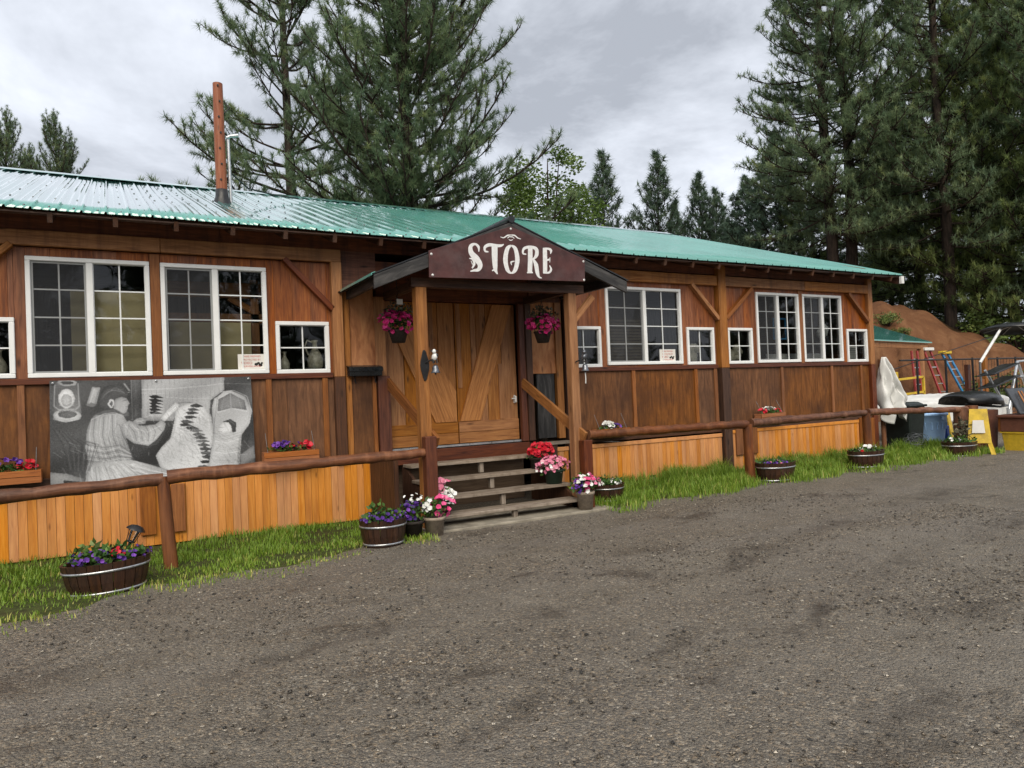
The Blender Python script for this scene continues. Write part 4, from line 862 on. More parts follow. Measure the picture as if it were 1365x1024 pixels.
def plant(root, specs, lv=None):
    """specs: list of (part name, material, centre, radii, count, size); lv: list of (material, centre, radii, count, size)"""
    for m, c, r, n, s in (lv or []):
        q = MB(); leaves(q, c, r, n, s); q.build('foliage', M[m], root)
    for nm, m, c, r, n, s in specs:
        q = MB(); blooms(q, c, r, n, s); q.build(nm, M[m], root)
def tub(x, y, z, rx, ry, h, label, tilt=0):
    t = thing('barrel_planter', label, 'planter', (x, y, z), 'half barrel planters along the grass')
    rot = Matrix.Rotation(tilt, 3, 'Y')
    b = MB(); n = 22
    for i in range(n):          # staves
        a0, a1 = 2*math.pi*(i+.03)/n, 2*math.pi*(i+.97)/n; q = []
        for k, zz_ in ((.80, 0), (.91, h*.4), (1.0, h)):
            for a in (a0, a1): q.append(Vector((x, y, z))+rot @ Vector((rx*k*math.cos(a), ry*k*math.sin(a), zz_)))
        for a in (a0, a1): q.append(Vector((x, y, z))+rot @ Vector((rx*.93*math.cos(a), ry*.93*math.sin(a), h)))
        for a in (a0, a1): q.append(Vector((x, y, z))+rot @ Vector((rx*.90*math.cos(a), ry*.90*math.sin(a), h*.7)))
        b.add(q, [(0, 1, 3, 2), (2, 3, 5, 4), (4, 5, 7, 6), (6, 7, 9, 8)], [(p.z-z, p.x, p.y) for p in q])
    b.build('staves', M['barrel'], t)
    for zz_ in (.10, .76):
        k = .80+.2*zz_ if zz_ > .4 else .80+.27*zz_
        MB().lathe((x, y, z), [(k+.004, h*(zz_-.035)), (k+.03, h*(zz_-.035)), (k+.036, h*(zz_+.035)), (k+.01, h*(zz_+.035))], 36, rx, ry, rot=rot).build('hoop', M['hoop'], t)
    MB().lathe((x, y, z), [(.92, h*.78), (.5, h*.86), (.01, h*.9)], 20, rx, ry, rot=rot).build('soil', M['soil'], t)
    return t
t = tub(-.10, -2.06, 0, .36, .24, .29, 'dark barrel planter with purple flowers and a solar lantern, nearest the left edge', R(-2))
plant(t, [('blossoms', 'purple', (-.10, -2.06, .32), (.36, .24, .07), 70, .042), ('blossoms', 'redpetal', (-.02, -2.12, .36), (.07, .05, .03), 8, .06)], [('leaf', (-.10, -2.06, .32), (.35, .23, .09), 420, .06), ('shrub', (-.25, -2.0, .40), (.1, .08, .04), 18, .07)])
t = tub(2.58, -1.76, 0, .27, .24, .295, 'dark barrel planter with trailing purple leaves, left of the steps')
plant(t, [('blossoms', 'purple', (2.58, -1.76, .31), (.28, .24, .06), 90, .04)], [('leaf', (2.58, -1.76, .31), (.26, .22, .07), 260, .06), ('leaf', (2.52, -1.74, .40), (.1, .08, .08), 30, .07)])
t = tub(6.22, -1.05, .01, .265, .23, .26, 'small dark barrel planter with white flowers, right of the steps')
plant(t, [('blossoms', 'whitepetal', (6.22, -1.07, .29), (.22, .18, .05), 26, .05)], [('leaf', (6.22, -1.05, .28), (.27, .22, .07), 300, .055)])
t = tub(9.35, -1.42, .04, .37, .27, .31, 'dark barrel planter beside the middle rail post, small purple flowers')
plant(t, [('blossoms', 'purple', (9.3, -1.44, .34), (.3, .2, .05), 40, .045), ('blossoms', 'pink', (9.3, -1.44, .35), (.3, .2, .04), 8, .045)], [('leaf', (9.35, -1.42, .33), (.33, .22, .06), 260, .06)])
t = tub(11.75, -1.38, .05, .38, .27, .31, 'dark barrel planter holding two white blooms near the far rail post')
plant(t, [('blossoms', 'whitepetal', (11.8, -1.42, .40), (.2, .1, .05), 9, .08), ('blossoms', 'redpetal', (11.5, -1.42, .36), (.08, .1, .05), 6, .06)], [('leaf', (11.75, -1.38, .34), (.34, .22, .06), 240, .06)])
t = tub(14.55, -1.48, .04, .40, .28, .29, 'dark barrel planter under the thick end post of the log rail')
plant(t, [('blossoms', 'whitepetal', (14.4, -1.5, .36), (.25, .1, .06), 12, .06)], [('leaf', (14.55, -1.48, .34), (.36, .22, .10), 300, .07), ('dryleaf', (14.75, -1.45, .55), (.18, .12, .25), 120, .10)])

def pot(name, mat, x, y, z, r0, r1, h, label, cat='flower pot', group='potted flowers at the steps'):
    t = thing(name, label, cat, (x, y, z), group)
    MB().lathe((x, y, z), [(.001, 0), (r0, 0), (r1*.95, h*.82), (r1*1.08, h*.84), (r1*1.08, h), (r1*.92, h), (r1*.9, h*.85), (.001, h*.86)], 22).build('pot', M[mat], t)
    return t
t = pot('flower_pot', 'potgrey', 5.52, -1.50, .03, .095, .12, .24, 'plaster pot of hot pink and white petunias right of the bottom step')
plant(t, [('blossoms', 'hotpink', (5.54, -1.53, .40), (.20, .15, .12), 30, .075), ('blossoms', 'whitepetal', (5.50, -1.53, .38), (.20, .16, .13), 26, .06), ('blossoms', 'purple', (5.38, -1.52, .36), (.1, .1, .12), 18, .045)], [('leaf', (5.52, -1.50, .37), (.20, .15, .14), 240, .06)])
t = pot('flower_pot', 'potgrey', 3.24, -1.66, .0, .10, .125, .22, 'plaster pot of pink petunias left of the bottom step')
plant(t, [('blossoms', 'hotpink', (3.32, -1.70, .34), (.18, .12, .12), 26, .085), ('blossoms', 'whitepetal', (3.16, -1.68, .36), (.1, .1, .08), 12, .06)], [('leaf', (3.26, -1.66, .32), (.18, .13, .13), 200, .06)])
t = pot('flower_pot', 'potdark', 2.98, -1.62, .0, .10, .13, .2, 'low dark pot of purple petunias beside the left newel')
plant(t, [('blossoms', 'purple', (2.98, -1.64, .30), (.17, .12, .14), 34, .05), ('blossoms', 'whitepetal', (3.0, -1.62, .46), (.15, .1, .05), 10, .045)], [('leaf', (2.98, -1.62, .26), (.19, .14, .20), 300, .05)])
t = pot('flower_pot', 'potdark', 3.52, -1.32, .166, .075, .09, .14, 'small pot of white and pale pink petunias on the left of the lowest tread')
plant(t, [('blossoms', 'whitepetal', (3.55, -1.36, .40), (.10, .10, .10), 22, .08), ('blossoms', 'pink', (3.50, -1.34, .54), (.09, .08, .08), 16, .085)], [('leaf', (3.52, -1.32, .40), (.12, .1, .14), 150, .06)])
t = pot('flower_pot', 'potgreen', 5.36, -.98, .346, .11, .14, .20, 'green pot heaped with pale pink flowers on the second tread')
plant(t, [('blossoms', 'pink', (5.33, -1.0, .62), (.25, .18, .12), 85, .065), ('blossoms', 'whitepetal', (5.25, -1.02, .57), (.2, .15, .1), 14, .05)], [('leaf', (5.35, -.98, .57), (.24, .17, .12), 240, .06)])
t = pot('flower_pot', 'potdark', 5.32, -.62, .536, .09, .11, .16, 'dark pot of bright red flowers on the upper tread')
plant(t, [('blossoms', 'redpetal', (5.36, -.66, .80), (.20, .15, .12), 80, .075)], [('leaf', (5.34, -.62, .74), (.2, .15, .1), 130, .06)])

def basket(x, y, z, label, ztop):
    t = thing('hanging_basket', label, 'hanging basket', (x, y, z), 'hanging baskets under the canopy')
    MB().lathe((x, y, z), [(.001, 0), (.085, 0), (.125, .14), (.135, .15), (.135, .165), (.12, .165), (.001, .15)], 20).build('basket', M['potdark'], t)
    w = MB()
    for k in range(3):
        a = k*2.09+.4; w.tube([(x+.125*math.cos(a), y+.125*math.sin(a), z+.16), (x, y, z+.62)], .004, 5)
    w.tube([(x, y, z+.62), (x+.02, y, z+.68), (x, y, z+.72), (x, y, ztop)], .006, 6); w.build('hanger', M['blackmetal'], t)
    plant(t, [('blossoms', 'magenta', (x-.03, y-.06, z+.27), (.26, .19, .15), 95, .07)], [('leaf', (x, y, z+.30), (.22, .18, .16), 300, .05), ('dryleaf', (x, y, z+.40), (.25, .18, .14), 180, .06)])
    return t
t = basket(3.27, -.62, 2.36, 'hanging basket of magenta petunias with a paper tag, left of the doors', 3.25)
MB().box(3.20, 3.28, -.80, -.797, 2.84, 2.91).build('tag', M['paper'], t)
basket(5.50, -.62, 2.36, 'hanging basket of magenta petunias on the right of the doors', 3.35)

def window_box(xa, xb, z, label, specs, lv):
    t = thing('window_box', label, 'window box', ((xa+xb)/2, -.12, z), 'cedar flower boxes on the wall')
    b = MB()
    for j in range(2): b.box(xa, xb, -.22, -.20, z+.004+j*.072, z+.07+j*.072, 'x')
    for xx in (xa, xb-.02): b.box(xx, xx+.02, -.20, -.04, z+.004, z+.142, 'y')
    b.box(xa+.02, xb-.02, -.20, -.04, z+.004, z+.02, 'x'); b.box(xa+.02, xb-.02, -.056, -.04, z+.02, z+.142, 'x')
    b.build('box', M['cedar'], t); MB().box(xa+.02, xb-.02, -.20, -.056, z+.02, z+.115, 'x').build('soil', M['soil'], t)
    w = MB()
    for xx in (xa+.05, xb-.05): w.tube([(xx, -.19, z+.14), (xx, -.05, z+.38)], .003, 5)
    w.build('wire', M['steel'], t)
    plant(t, specs, lv); return t
def fl(nm, x, z, rx, n, s=.06): return ('blossoms', nm, (x, -.15, z), (rx, .07, .05), n, s)
window_box(-1.28, -.72, .875, 'cedar box with dark and red pansies left of the mural', [fl('purple', -1.05, 1.12, .18, 14), fl('redpetal', -.85, 1.07, .09, 9, .075)], [('leaf', (-1.0, -.14, 1.04), (.26, .07, .05), 120, .05)])
window_box(1.60, 2.28, .875, 'cedar box of purple and red pansies right of the mural', [fl('purple', 1.86, 1.10, .2, 22), fl('redpetal', 2.13, 1.09, .08, 6, .085), fl('redpetal', 1.95, 1.05, .05, 4)], [('leaf', (1.93, -.14, 1.05), (.3, .07, .05), 150, .05)])
window_box(6.72, 7.36, .86, 'cedar box with a white bloom half hidden by the rail', [fl('whitepetal', 6.98, 1.07, .15, 14, .08), fl('purple', 7.15, 1.04, .08, 6)], [('leaf', (7.0, -.14, 1.02), (.26, .07, .05), 120, .05)])
window_box(10.45, 11.1, .93, 'cedar box of white and red flowers above the right rail', [fl('whitepetal', 10.72, 1.15, .15, 14, .075), fl('redpetal', 10.55, 1.12, .09, 12), fl('redpetal', 10.95, 1.11, .08, 8)], [('leaf', (10.78, -.14, 1.09), (.3, .07, .05), 140, .05)])

# ------------------------------------------------------------------ small fittings
mx = thing('mailbox', 'black metal mailbox on the wall left of the doors', 'mailbox', (2.97, -.1, 1.93))
MB().prism([(2.74, -.02, 1.95), (2.74, -.16, 1.95), (2.74, -.17, 2.03), (2.74, -.15, 2.07), (2.74, -.02, 2.10)], (.45, 0, 0)).build('body', M['mailbox'], mx, .006)
MB().prism([(2.73, -.018, 2.104), (2.73, -.155, 2.075), (2.73, -.18, 2.02), (2.73, -.175, 2.018), (2.73, -.15, 2.066), (2.73, -.018, 2.095)], (.47, 0, 0)).build('lid', M['mailbox'], mx)
MB().tube([(2.82, -.1, 1.95), (2.82, -.13, 1.86), (2.82, -.16, 1.86)], .008, 6).tube([(3.1, -.1, 1.95), (3.1, -.13, 1.86), (3.1, -.16, 1.86)], .008, 6).build('hook', M['mailbox'], mx)
def bell(x, y, z, label, s=1.0, cord=False):
    t = thing('door_bell', label, 'bell', (x, y, z), 'cow bells on the porch posts')
    def P(a, b, c): return (x+a*s, y+b*s, z+c*s)
    if not cord:
        q = MB(); n = 20
        pl_ = [P(.052*math.cos(2*math.pi*i/n)*(1+.15*math.cos(4*2*math.pi*i/n))-.03, 0, .19*math.sin(2*math.pi*i/n)*(1+.04*math.cos(6*math.pi*i/n))) for i in range(n)]
        q.prism(pl_, (0, .012, 0)); q.build('back_plate', M['blackmetal'], t, .003)
    MB().tube([P(-.02, 0, .03), P(.02, -.07, .06), P(.06, -.11, .03)], .010*s, 8).build('arm', M['blackmetal'], t)
    w = MB(); b_ = MB()     # a small cow figure, black and white
    w.lathe(P(.055, -.11, .10), [(.002, -.05), (.030, -.035), (.036, 0), (.026, .035), (.002, .045)], 12, s, s, rot=Matrix.Rotation(R(18), 3, 'Y'))
    w.lathe(P(.045, -.125, .165), [(.002, -.03), (.022, -.02), (.024, .0), (.015, .02), (.002, .026)], 10, s, s)
    for k in (-1, 1): b_.beam(P(.045+.018*k, -.12, .172), P(.045+.045*k, -.12, .166), .012*s, .014*s)
    for k in (-.02, .03): b_.beam(P(.05+k, -.115, .07), P(.05+k, -.118, .015), .014*s, .014*s)
    b_.lathe(P(.075, -.115, .115), [(.002, -.03), (.026, -.015), (.026, .012), (.002, .028)], 10, s, s)
    w.build('figure', M['white'] if not cord else M['bellgrey'], t); b_.build('figure_patches', M['cow'], t)
    MB().lathe(P(.06, -.11, -.10), [(.062, 0), (.055, .006), (.042, .035), (.036, .075), (.022, .095), (.004, .10)], 16, s, s).build('bell', M['bellgrey'], t)
    MB().tube([P(.06, -.11, -.09), P(.06, -.11, -.12)], .012*s, 8).build('clapper', M['blackmetal'], t)
    if cord: MB().tube([P(.06, -.11, -.11), P(.063, -.11, -.2), P(.06, -.11, -.27)], .008*s, 6).build('cord', M['white'], t)
bell(3.36, -1.345, 2.02, 'pewter bell under a black and white cow on an ornate plate, left porch post')
bell(5.58, -1.345, 2.0, 'grey figure bell with a hanging white cord on the right porch post', 1.0, True)
# solar lantern in the first planter
sl_ = thing('solar_lantern', 'small black solar lantern leaning out of the left barrel planter', 'lantern', (.03, -2.0, .28))
ro = Matrix.Rotation(R(24), 3, 'Y'); o_ = Vector((.03, -2.0, .28))
def q_(a, b, c): return o_+ro @ Vector((a, b, c))
MB().tube([q_(0, 0, 0), q_(0, 0, .14)], .012, 8).build('stake', M['blackmetal'], sl_)
fr = MB()
for a in range(6):
    th = a*math.pi/3; fr.beam(q_(.035*math.cos(th), .035*math.sin(th), .14), q_(.052*math.cos(th), .052*math.sin(th), .25), .007, .007)
fr.lathe(o_, [(.001, .13), (.036, .135), (.04, .15), (.001, .152)], 6, rot=ro); fr.lathe(o_, [(.085, .25), (.08, .262), (.05, .29), (.001, .30)], 6, rot=ro); fr.lathe(o_, [(.085, .25), (.001, .252)], 6, rot=ro)
fr.build('cage', M['blackmetal'], sl_)
MB().lathe(o_, [(.028, .15), (.042, .245)], 12, rot=ro).build('lens', M['glass'], sl_)

# ------------------------------------------------------------------ behind the windows
def text(s_, x, y, z, size, mat, parent, name='lettering'):
    c = bpy.data.curves.new(name, 'FONT'); c.body = s_; c.size = size; c.align_x = 'CENTER'; c.align_y = 'CENTER'; c.extrude = .0003
    tmp = bpy.data.objects.new(name, c); COL.objects.link(tmp); bpy.context.view_layer.update()
    me = bpy.data.meshes.new_from_object(tmp.evaluated_get(bpy.context.evaluated_depsgraph_get())); bpy.data.objects.remove(tmp)
    me.transform(Matrix.Translation(Vector((x, y, z))-ORG[parent.name]) @ Matrix.Rotation(R(90), 4, 'X')); me.materials.clear(); me.materials.append(mat)
    o = bpy.data.objects.new(name, me); put(o, parent); ORG[o.name] = ORG[parent.name]; return o
def notice(x, z, w, h, label):
    t = thing('window_notice', label, 'notice', (x, .03, z-h/2), 'security notices in the windows')
    MB().box(x-w/2, x+w/2, .022, .025, z-h/2, z+h/2).build('card', M['paper'], t)
    for i, (s_, sz) in enumerate((('THESE PREMISES', .034), ('PROTECTED BY', .034), ('VIDEO', .05), ('SURVEILLANCE', .034))):
        text(s_, x-(.06 if i == 2 else 0), .0212, z+h*.34-h*.22*i, sz*w/.36, M['redink'], t)
    b = MB()
    for dx, dz, r in ((.06, -.035, .018), (.09, -.02, .014), (.115, -.045, .02), (.135, -.02, .012)): b.lathe((x+dx*w/.36, .0215, z+dz), [(r, 0), (.001, .0004)], 10, 1.3, 1, rot=Matrix.Rotation(R(90), 3, 'X'))
    b.build('camera_symbol', M['blackink'], t)
notice(1.53, 2.175, .33, .19, 'white notice in red print in the second tall window from left')
notice(8.45, 2.19, .36, .22, 'white notice in red print in the tall window right of the porch')
t = thing('display_sheet', 'pale printed sheet leaning in the small window at the right end', 'sheet', (13.65, .12, 2.02))
MB().prism([(13.42, .16, 2.06), (13.75, .10, 2.05), (13.80, .13, 2.36), (13.47, .19, 2.37)], (0, .004, 0)).build('sheet', M['paper'], t)
ln_ = MB()
for i in range(6): ln_.beam((13.46+.007*i, .150-.001*i, 2.11+.04*i), (13.74+.007*i, .099-.001*i, 2.10+.04*i), .003, .012, (0, 0, 1))
ln_.build('print_lines', M['steel'], t)
def board(name, x0, x1, z0, z1, y, mat, label, cat):
    return MB().box(x0, x1, y, y+.03, z0, z1).top(name, M[mat], label, cat, ((x0+x1)/2, y, z0), None, .004)
MB().box(-.42, .39, .2, .23, .87, 3.03).box(-.01, .0, .193, .2, .87, 3.03).top('backing_board', M['tan'], 'tall tan board standing inside the first tall window', 'board', (0, .2, .87))
MB().box(.62, 1.58, .3, .33, .87, 2.70).top('backing_board', M['tan'], 'low tan board inside the second tall window, wooden beams above it', 'board', (1.1, .3, .87))
hf = MB(); hf.box(.45, 1.8, .5, .6, 2.72, 2.84, 'x').box(.45, 1.8, .5, .6, 3.05, 3.25, 'x').beam((1.72, .55, 2.84), (1.35, .55, 3.06), .06, .08).box(1.62, 1.72, .5, .6, .87, 3.3)
hf.top('display_rack', M['timber'], 'timber frame of beams inside the second tall window', 'rack', (1.1, .55, .87))
def jug(x, z, s, label, handle=True):
    t = thing('pitcher', label, 'pitcher', (x, .13, z), 'pottery on the window sills')
    MB().lathe((x, .13, z), [(.001, 0), (.07*s, 0), (.10*s, .05*s), (.105*s, .14*s), (.075*s, .22*s), (.035*s, .29*s), (.03*s, .36*s), (.045*s, .40*s), (.04*s, .40*s), (.02*s, .36*s)], 20).build('body', M['ceramic'], t)
    if handle: MB().tube([(x-.035*s, .13, z+.37*s), (x-.10*s, .13, z+.40*s), (x-.13*s, .13, z+.33*s), (x-.11*s, .13, z+.25*s), (x-.085*s, .13, z+.20*s)], .012*s, 8).build('handle', M['ceramic'], t)
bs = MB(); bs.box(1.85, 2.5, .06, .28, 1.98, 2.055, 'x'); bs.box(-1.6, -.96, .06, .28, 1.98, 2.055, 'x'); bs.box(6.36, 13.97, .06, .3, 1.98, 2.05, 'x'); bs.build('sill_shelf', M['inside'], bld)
jug(2.36, 2.057, 1.0, 'tall speckled pitcher with a loop handle in the small window by the mural')
jug(1.96, 2.057, .62, 'short patterned pot at the left of the pitcher window', False)
jug(-1.10, 2.057, .72, 'pale ceramic jug in the small window at the left edge')
bl = MB()
for i in range(14): bl.box(7.16, 7.93, .06, .085, 2.10+i*.052, 2.135+i*.052, 'x')
bl.top('window_blind', M['blind'], 'tan slatted blind behind the left sash right of the porch', 'blind', (7.5, .07, 2.1))
def lump(x, y, z, rx, rz, mat, name, label, cat):
    q = MB()
    for _ in range(7): q.lathe((x+random.uniform(-rx, rx)*.6, y+random.uniform(-.05, .05), z+rz*.2+random.uniform(0, rz)*.7), [(.002, -rz*.35), (rx*.4, -rz*.2), (rx*.48, 0), (rx*.3, rz*.25), (.002, rz*.35)], 10, 1, .5, rot=Matrix.Rotation(random.uniform(-1, 1), 3, 'Y'))
    q.top(name, M[mat], label, cat, (x, y, z))
lump(10.2, .16, 2.06, .26, .28, 'ceramic', 'cloth_bundle', 'pale patterned bundle in the small window right of the dark wall post', 'bundle')
lump(9.2, .18, 2.06, .16, .3, 'ceramic', 'cloth_bundle', 'cream bundle in the small window left of the dark wall post', 'bundle')
lump(12.8, .2, 2.55, .2, .3, 'whitecloth', 'plush_toy', 'white soft toy in the rightmost tall window', 'soft toy')
fr_ = MB(); fr_.box(11.42, 11.80, .25, .27, 2.5, 2.53, 'x').box(11.42, 11.80, .25, .27, 2.9, 2.93, 'x').box(11.42, 11.45, .25, .27, 2.53, 2.9).box(11.77, 11.80, .25, .27, 2.53, 2.9)
fr_.top('picture_frame', M['ladblue'], 'blue picture frame inside the second tall window from the right end', 'frame', (11.6, .26, 2.5))
board('shelf_board', 11.3, 13.1, 2.05, 2.22, .35, 'whitecloth', 'white folded linen along the sill of the right tall windows', 'linen')
# ------------------------------------------------------------------ right hand yard
t = thing('wheelie_bin', 'black green wheelie bin at the right corner of the store', 'bin', (15.55, .25, .05))
def frustum(mb, x, y, z0, z1, a0, b0, a1, b1):
    mb.add([(x-a0, y-b0, z0), (x+a0, y-b0, z0), (x+a0, y+b0, z0), (x-a0, y+b0, z0), (x-a1, y-b1, z1), (x+a1, y-b1, z1), (x+a1, y+b1, z1), (x-a1, y+b1, z1)],
           [(3, 2, 1, 0), (4, 5, 6, 7), (0, 1, 5, 4), (1, 2, 6, 5), (2, 3, 7, 6), (3, 0, 4, 7)]); return mb
frustum(MB(), 15.55, .25, .08, .98, .24, .26, .30, .33).build('body', M['bin'], t, .02)
q = MB(); frustum(q, 15.55, .25, .98, 1.03, .33, .36, .33, .36); frustum(q, 15.55, .27, 1.03, 1.09, .31, .32, .22, .24); q.build('lid', M['bin'], t, .012)
for s_ in (-1, 1): MB().tube([(15.55+s_*.22, .5, .13), (15.55+s_*.29, .5, .13)], .09, 14).build('wheel', M['blackplastic'], t)
MB().tube([(15.3, .62, 1.0), (15.8, .62, 1.0)], .018, 8).build('handle', M['bin'], t)
t = thing('blue_tub', 'large blue plastic tub standing right of the wheelie bin', 'tub', (16.5, .25, .05))
q = MB(); q.lathe((16.5, .25, .05), [(.001, .01), (.27, .01), (.29, .05), (.345, .52), (.36, .53), (.365, .68), (.395, .69), (.395, .74), (.36, .74), (.345, .68), (.001, .1)], 28, 1.3, .9); q.build('body', M['tub'], t)
q = MB()
for a in range(-60, 200, 20):
    th = R(a-90); q.beam((16.5+(.36*1.3)*math.cos(th), .25+.36*.9*math.sin(th), .58), (16.5+(.335*1.3)*math.cos(th), .25+.335*.9*math.sin(th), .42), .02, .015)
q.box(16.43, 16.53, -.10, -.085, .64, .72); q.build('rib', M['tub'], t)
text('55', 16.48, -.1015, .68, .06, M['white'], t, 'number')
# white sheet hung at the store corner
def drape():
    n, m = 60, 44; V = []; F = []
    for j in range(m+1):
        tt = j/m; z = 2.10-1.28*tt
        for i in range(n+1):
            s = i/n-.5; wd = .10+.54*min(1, tt*1.15)**.8
            th = s*4.2
            x = 14.50+.28*tt+wd*.62*math.sin(th)*.9+.05*math.sin(s*31+tt*3)*tt
            fold = .085*math.sin(s*17+tt*2.2+1)+.05*math.sin(s*37-tt*4)+.03*math.sin(s*61+tt*9)
            y = -.02+.18*math.cos(th)*(-wd)+fold*min(1, tt*2.2+.15)+.03*math.sin(tt*23+s*9)*tt
            x += .05*math.sin(tt*11+s*5)*tt+.04*math.sin(s*23)*tt
            V.append((x, y, z+(.12*math.sin(s*11+1)+.06*math.sin(s*27))*tt**3))
    for j in range(m):
        for i in range(n): F.append((j*(n+1)+i, j*(n+1)+i+1, (j+1)*(n+1)+i+1, (j+1)*(n+1)+i))
    q = MB(); q.add(V, F, smooth=True); o = q.top('hanging_sheet', M['whitecloth'], 'crumpled white sheet hanging over a post at the store corner', 'sheet', (14.5, 0, .5))
    m_ = o.modifiers.new('cloth', 'SOLIDIFY'); m_.thickness = .006
drape()
MB().tube([(14.5, .06, 0), (14.5, .06, 2.06)], .05, 10).top('wooden_stake', M['batten'], 'round stake hidden under the hanging white sheet', 'stake', (14.5, .06, 0))
# long table under a white tarpaulin
t = thing('covered_table', 'long table under a lumpy white tarpaulin behind the bins', 'table', (19.3, 1.6, 0))
for x, y in ((17.4, 1.1), (21.3, 1.1), (17.4, 2.3), (21.3, 2.3)): MB().box(x-.04, x+.04, y-.04, y+.04, 0, .93).build('leg', M['batten'], t)
def tarp():
    V, F = [], []; nx, ny = 60, 24
    for j in range(ny+1):
        for i in range(nx+1):
            x = 17.0+4.7*i/nx; v = j/ny
            if v < .4: y = .95-.06*math.sin(i*.9)*(1-v/.4); z = .48+.52*v/.4
            else: y = .95+1.6*(v-.4)/.6; z = 1.0+.12*math.sin((v-.4)*4)+.06*math.sin(i*.37+j)*math.sin(j*.5+i*.11)
            if i < 4: z -= (4-i)*.06
            V.append((x, y, z+.03*math.sin(i*.8+1)*(v < .1)))
    for j in range(ny):
        for i in range(nx): F.append((j*(nx+1)+i, j*(nx+1)+i+1, (j+1)*(nx+1)+i+1, (j+1)*(nx+1)+i))
    q = MB(); q.add(V, F, smooth=True); return q
o = tarp().build('tarpaulin', M['whitecloth'], t); o.modifiers.new('s', 'SOLIDIFY').thickness = .006
MB().box(17.2, 21.5, 1.0, 2.4, .90, .93).build('table_top', M['batten'], t)
lump(16.8, .55, .05, .25, .5, 'whitecloth', 'plastic_sack', 'white plastic sack between the blue tub and the wheelie bin', 'sack')
# panels stacked between the tub and the post
for k, (x, m, lab) in enumerate(((17.15, 'alu', 'thin silver panel leaning, nearest the blue tub'), (17.36, 'white', 'thin white panel leaning between the silver panel and the yellow plank'), (17.60, 'yellow', 'narrow yellow plank leaning right of the white panel'))):
    q = MB()
    for e in range(2): q.prism([(x-.07, .30+e*.05, .02), (x+.06, .30+e*.05, .02), (x+.06, .42+e*.05, .82), (x-.07, .42+e*.05, .82)], (0, .03, 0))
    q.top('leaning_panel', M[m], lab, 'panel', (x, .35, .02), 'panels leaning behind the rail')
MB().box(16.95, 17.05, .1, .2, .03, .48).box(16.96, 17.04, .09, .1, .1, .3).top('blue_carton', M['bluecard'], 'small dark blue carton right of the blue tub', 'carton', (17, .15, .03), None, .004)
# yellow folding sign
t = thing('folding_sign', 'yellow folding floor sign leaning open by the end post', 'sign', (15.1, -1.75, .02))
def frame(mb, a, b, c, d, th=.03):
    return mb.prism([a, b, c, d], (.0, th, 0))
c_ = Vector((15.02, -1.62, .03)); a_ = Vector((.455, -.89, 0)); d_ = Vector((.89, .455, 0))
def sg(u, w, z): return c_+a_*u+d_*w+Vector((0, 0, z))
for fy, nm in ((-.22, 'panel'), (.22, 'rear_panel')):
    q = MB(); th_ = d_*.03
    q.prism([sg(-.20, fy*.75, .25), sg(.20, fy*.75, .25), sg(.15, fy*.08, .92), sg(-.15, fy*.08, .92)], th_)
    q.prism([sg(-.27, fy, 0), sg(-.19, fy, 0), sg(-.13, fy*.7, .25), sg(-.20, fy*.75, .25)], th_).prism([sg(.19, fy, 0), sg(.27, fy, 0), sg(.20, fy*.75, .25), sg(.13, fy*.7, .25)], th_)
    q.build(nm, M['yellow'], t)
MB().prism([sg(-.12, -.135-.02, .45), sg(.10, -.135-.02, .45), sg(.08, -.075-.02, .70), sg(-.10, -.075-.02, .70)], d_*.006).build('print', M['paper'], t)
q = MB(); frustum(q, 16.2, -1.0, .03, .88, .16, .28, .26, .28); q.top('tapered_box', M['brownbox'], 'brown tapered board box behind the yellow folding sign', 'box', (16.2, -1.0, .03), None, .01)
# black truck bed liner style shell lying on the brown box
t = thing('plastic_shell', 'upturned black plastic shell resting on the brown tapered box', 'shell', (16.5, -.9, .88))
V, F = [], []
for i in range(13):
    s = i/12; x = 15.75+1.75*s
    wdt = .12+.42*math.sin(math.pi*min(1, .15+s*.9)); hh = .30*math.sin(math.pi*(.12+.8*s))**.7
    for j in range(11):
        a = math.pi*j/10; V.append((x, -.75-wdt*math.cos(a), .90+hh*math.sin(a)**.6+.13*(1-s)))
for i in range(12):
    for j in range(10): F.append((i*11+j, i*11+j+1, (i+1)*11+j+1, (i+1)*11+j))
q = MB(); q.add(V, F, smooth=True); o = q.build('shell', M['blackplastic'], t); o.modifiers.new('s', 'SOLIDIFY').thickness = .02
MB().tube([(15.72, -1.0, 1.02), (16.6, -1.25, .93), (17.6, -.9, .92)], .025, 8).build('rim', M['blackplastic'], t)
# crates at the right edge
t = thing('yellow_crate', 'worn yellow crate on the ground at the right edge', 'crate', (16.5, -1.75, .03))
q = MB(); frustum(q, 16.5, -1.75, .03, .40, .38, .22, .42, .25); q.build('body', M['yellow'], t, .012)
q = MB(); q.box(16.06, 16.94, -2.02, -1.48, .40, .43); [q.box(16.15+.2*k, 16.17+.2*k, -2.0, -1.985, .06, .38) for k in range(4)]; q.build('rim', M['yellow'], t)
t = thing('brown_chest', 'brown lidded chest on top of the yellow crate', 'chest', (16.45, -1.75, .43))
MB().box(16.05, 16.9, -2.0, -1.5, .432, .72).build('body', M['brownbox'], t, .01); MB().box(16.0, 16.95, -2.05, -1.45, .722, .78).build('lid', M['brownbox'], t, .01)
t = thing('black_tray', 'tilted black tray holding two pale sticks on the brown chest', 'tray', (16.55, -1.7, .79))
MB().prism([(16.05, -1.9, .80), (16.95, -1.9, .80), (17.15, -1.5, 1.32), (16.35, -1.5, 1.32)], (0, .05, 0)).build('tray', M['blackplastic'], t, .01)
q = MB()
for k in (0, .12): q.beam((16.35+k, -1.89, .90), (16.62+k, -1.60, 1.25), .025, .02)
q.build('stick', M['timber'], t)
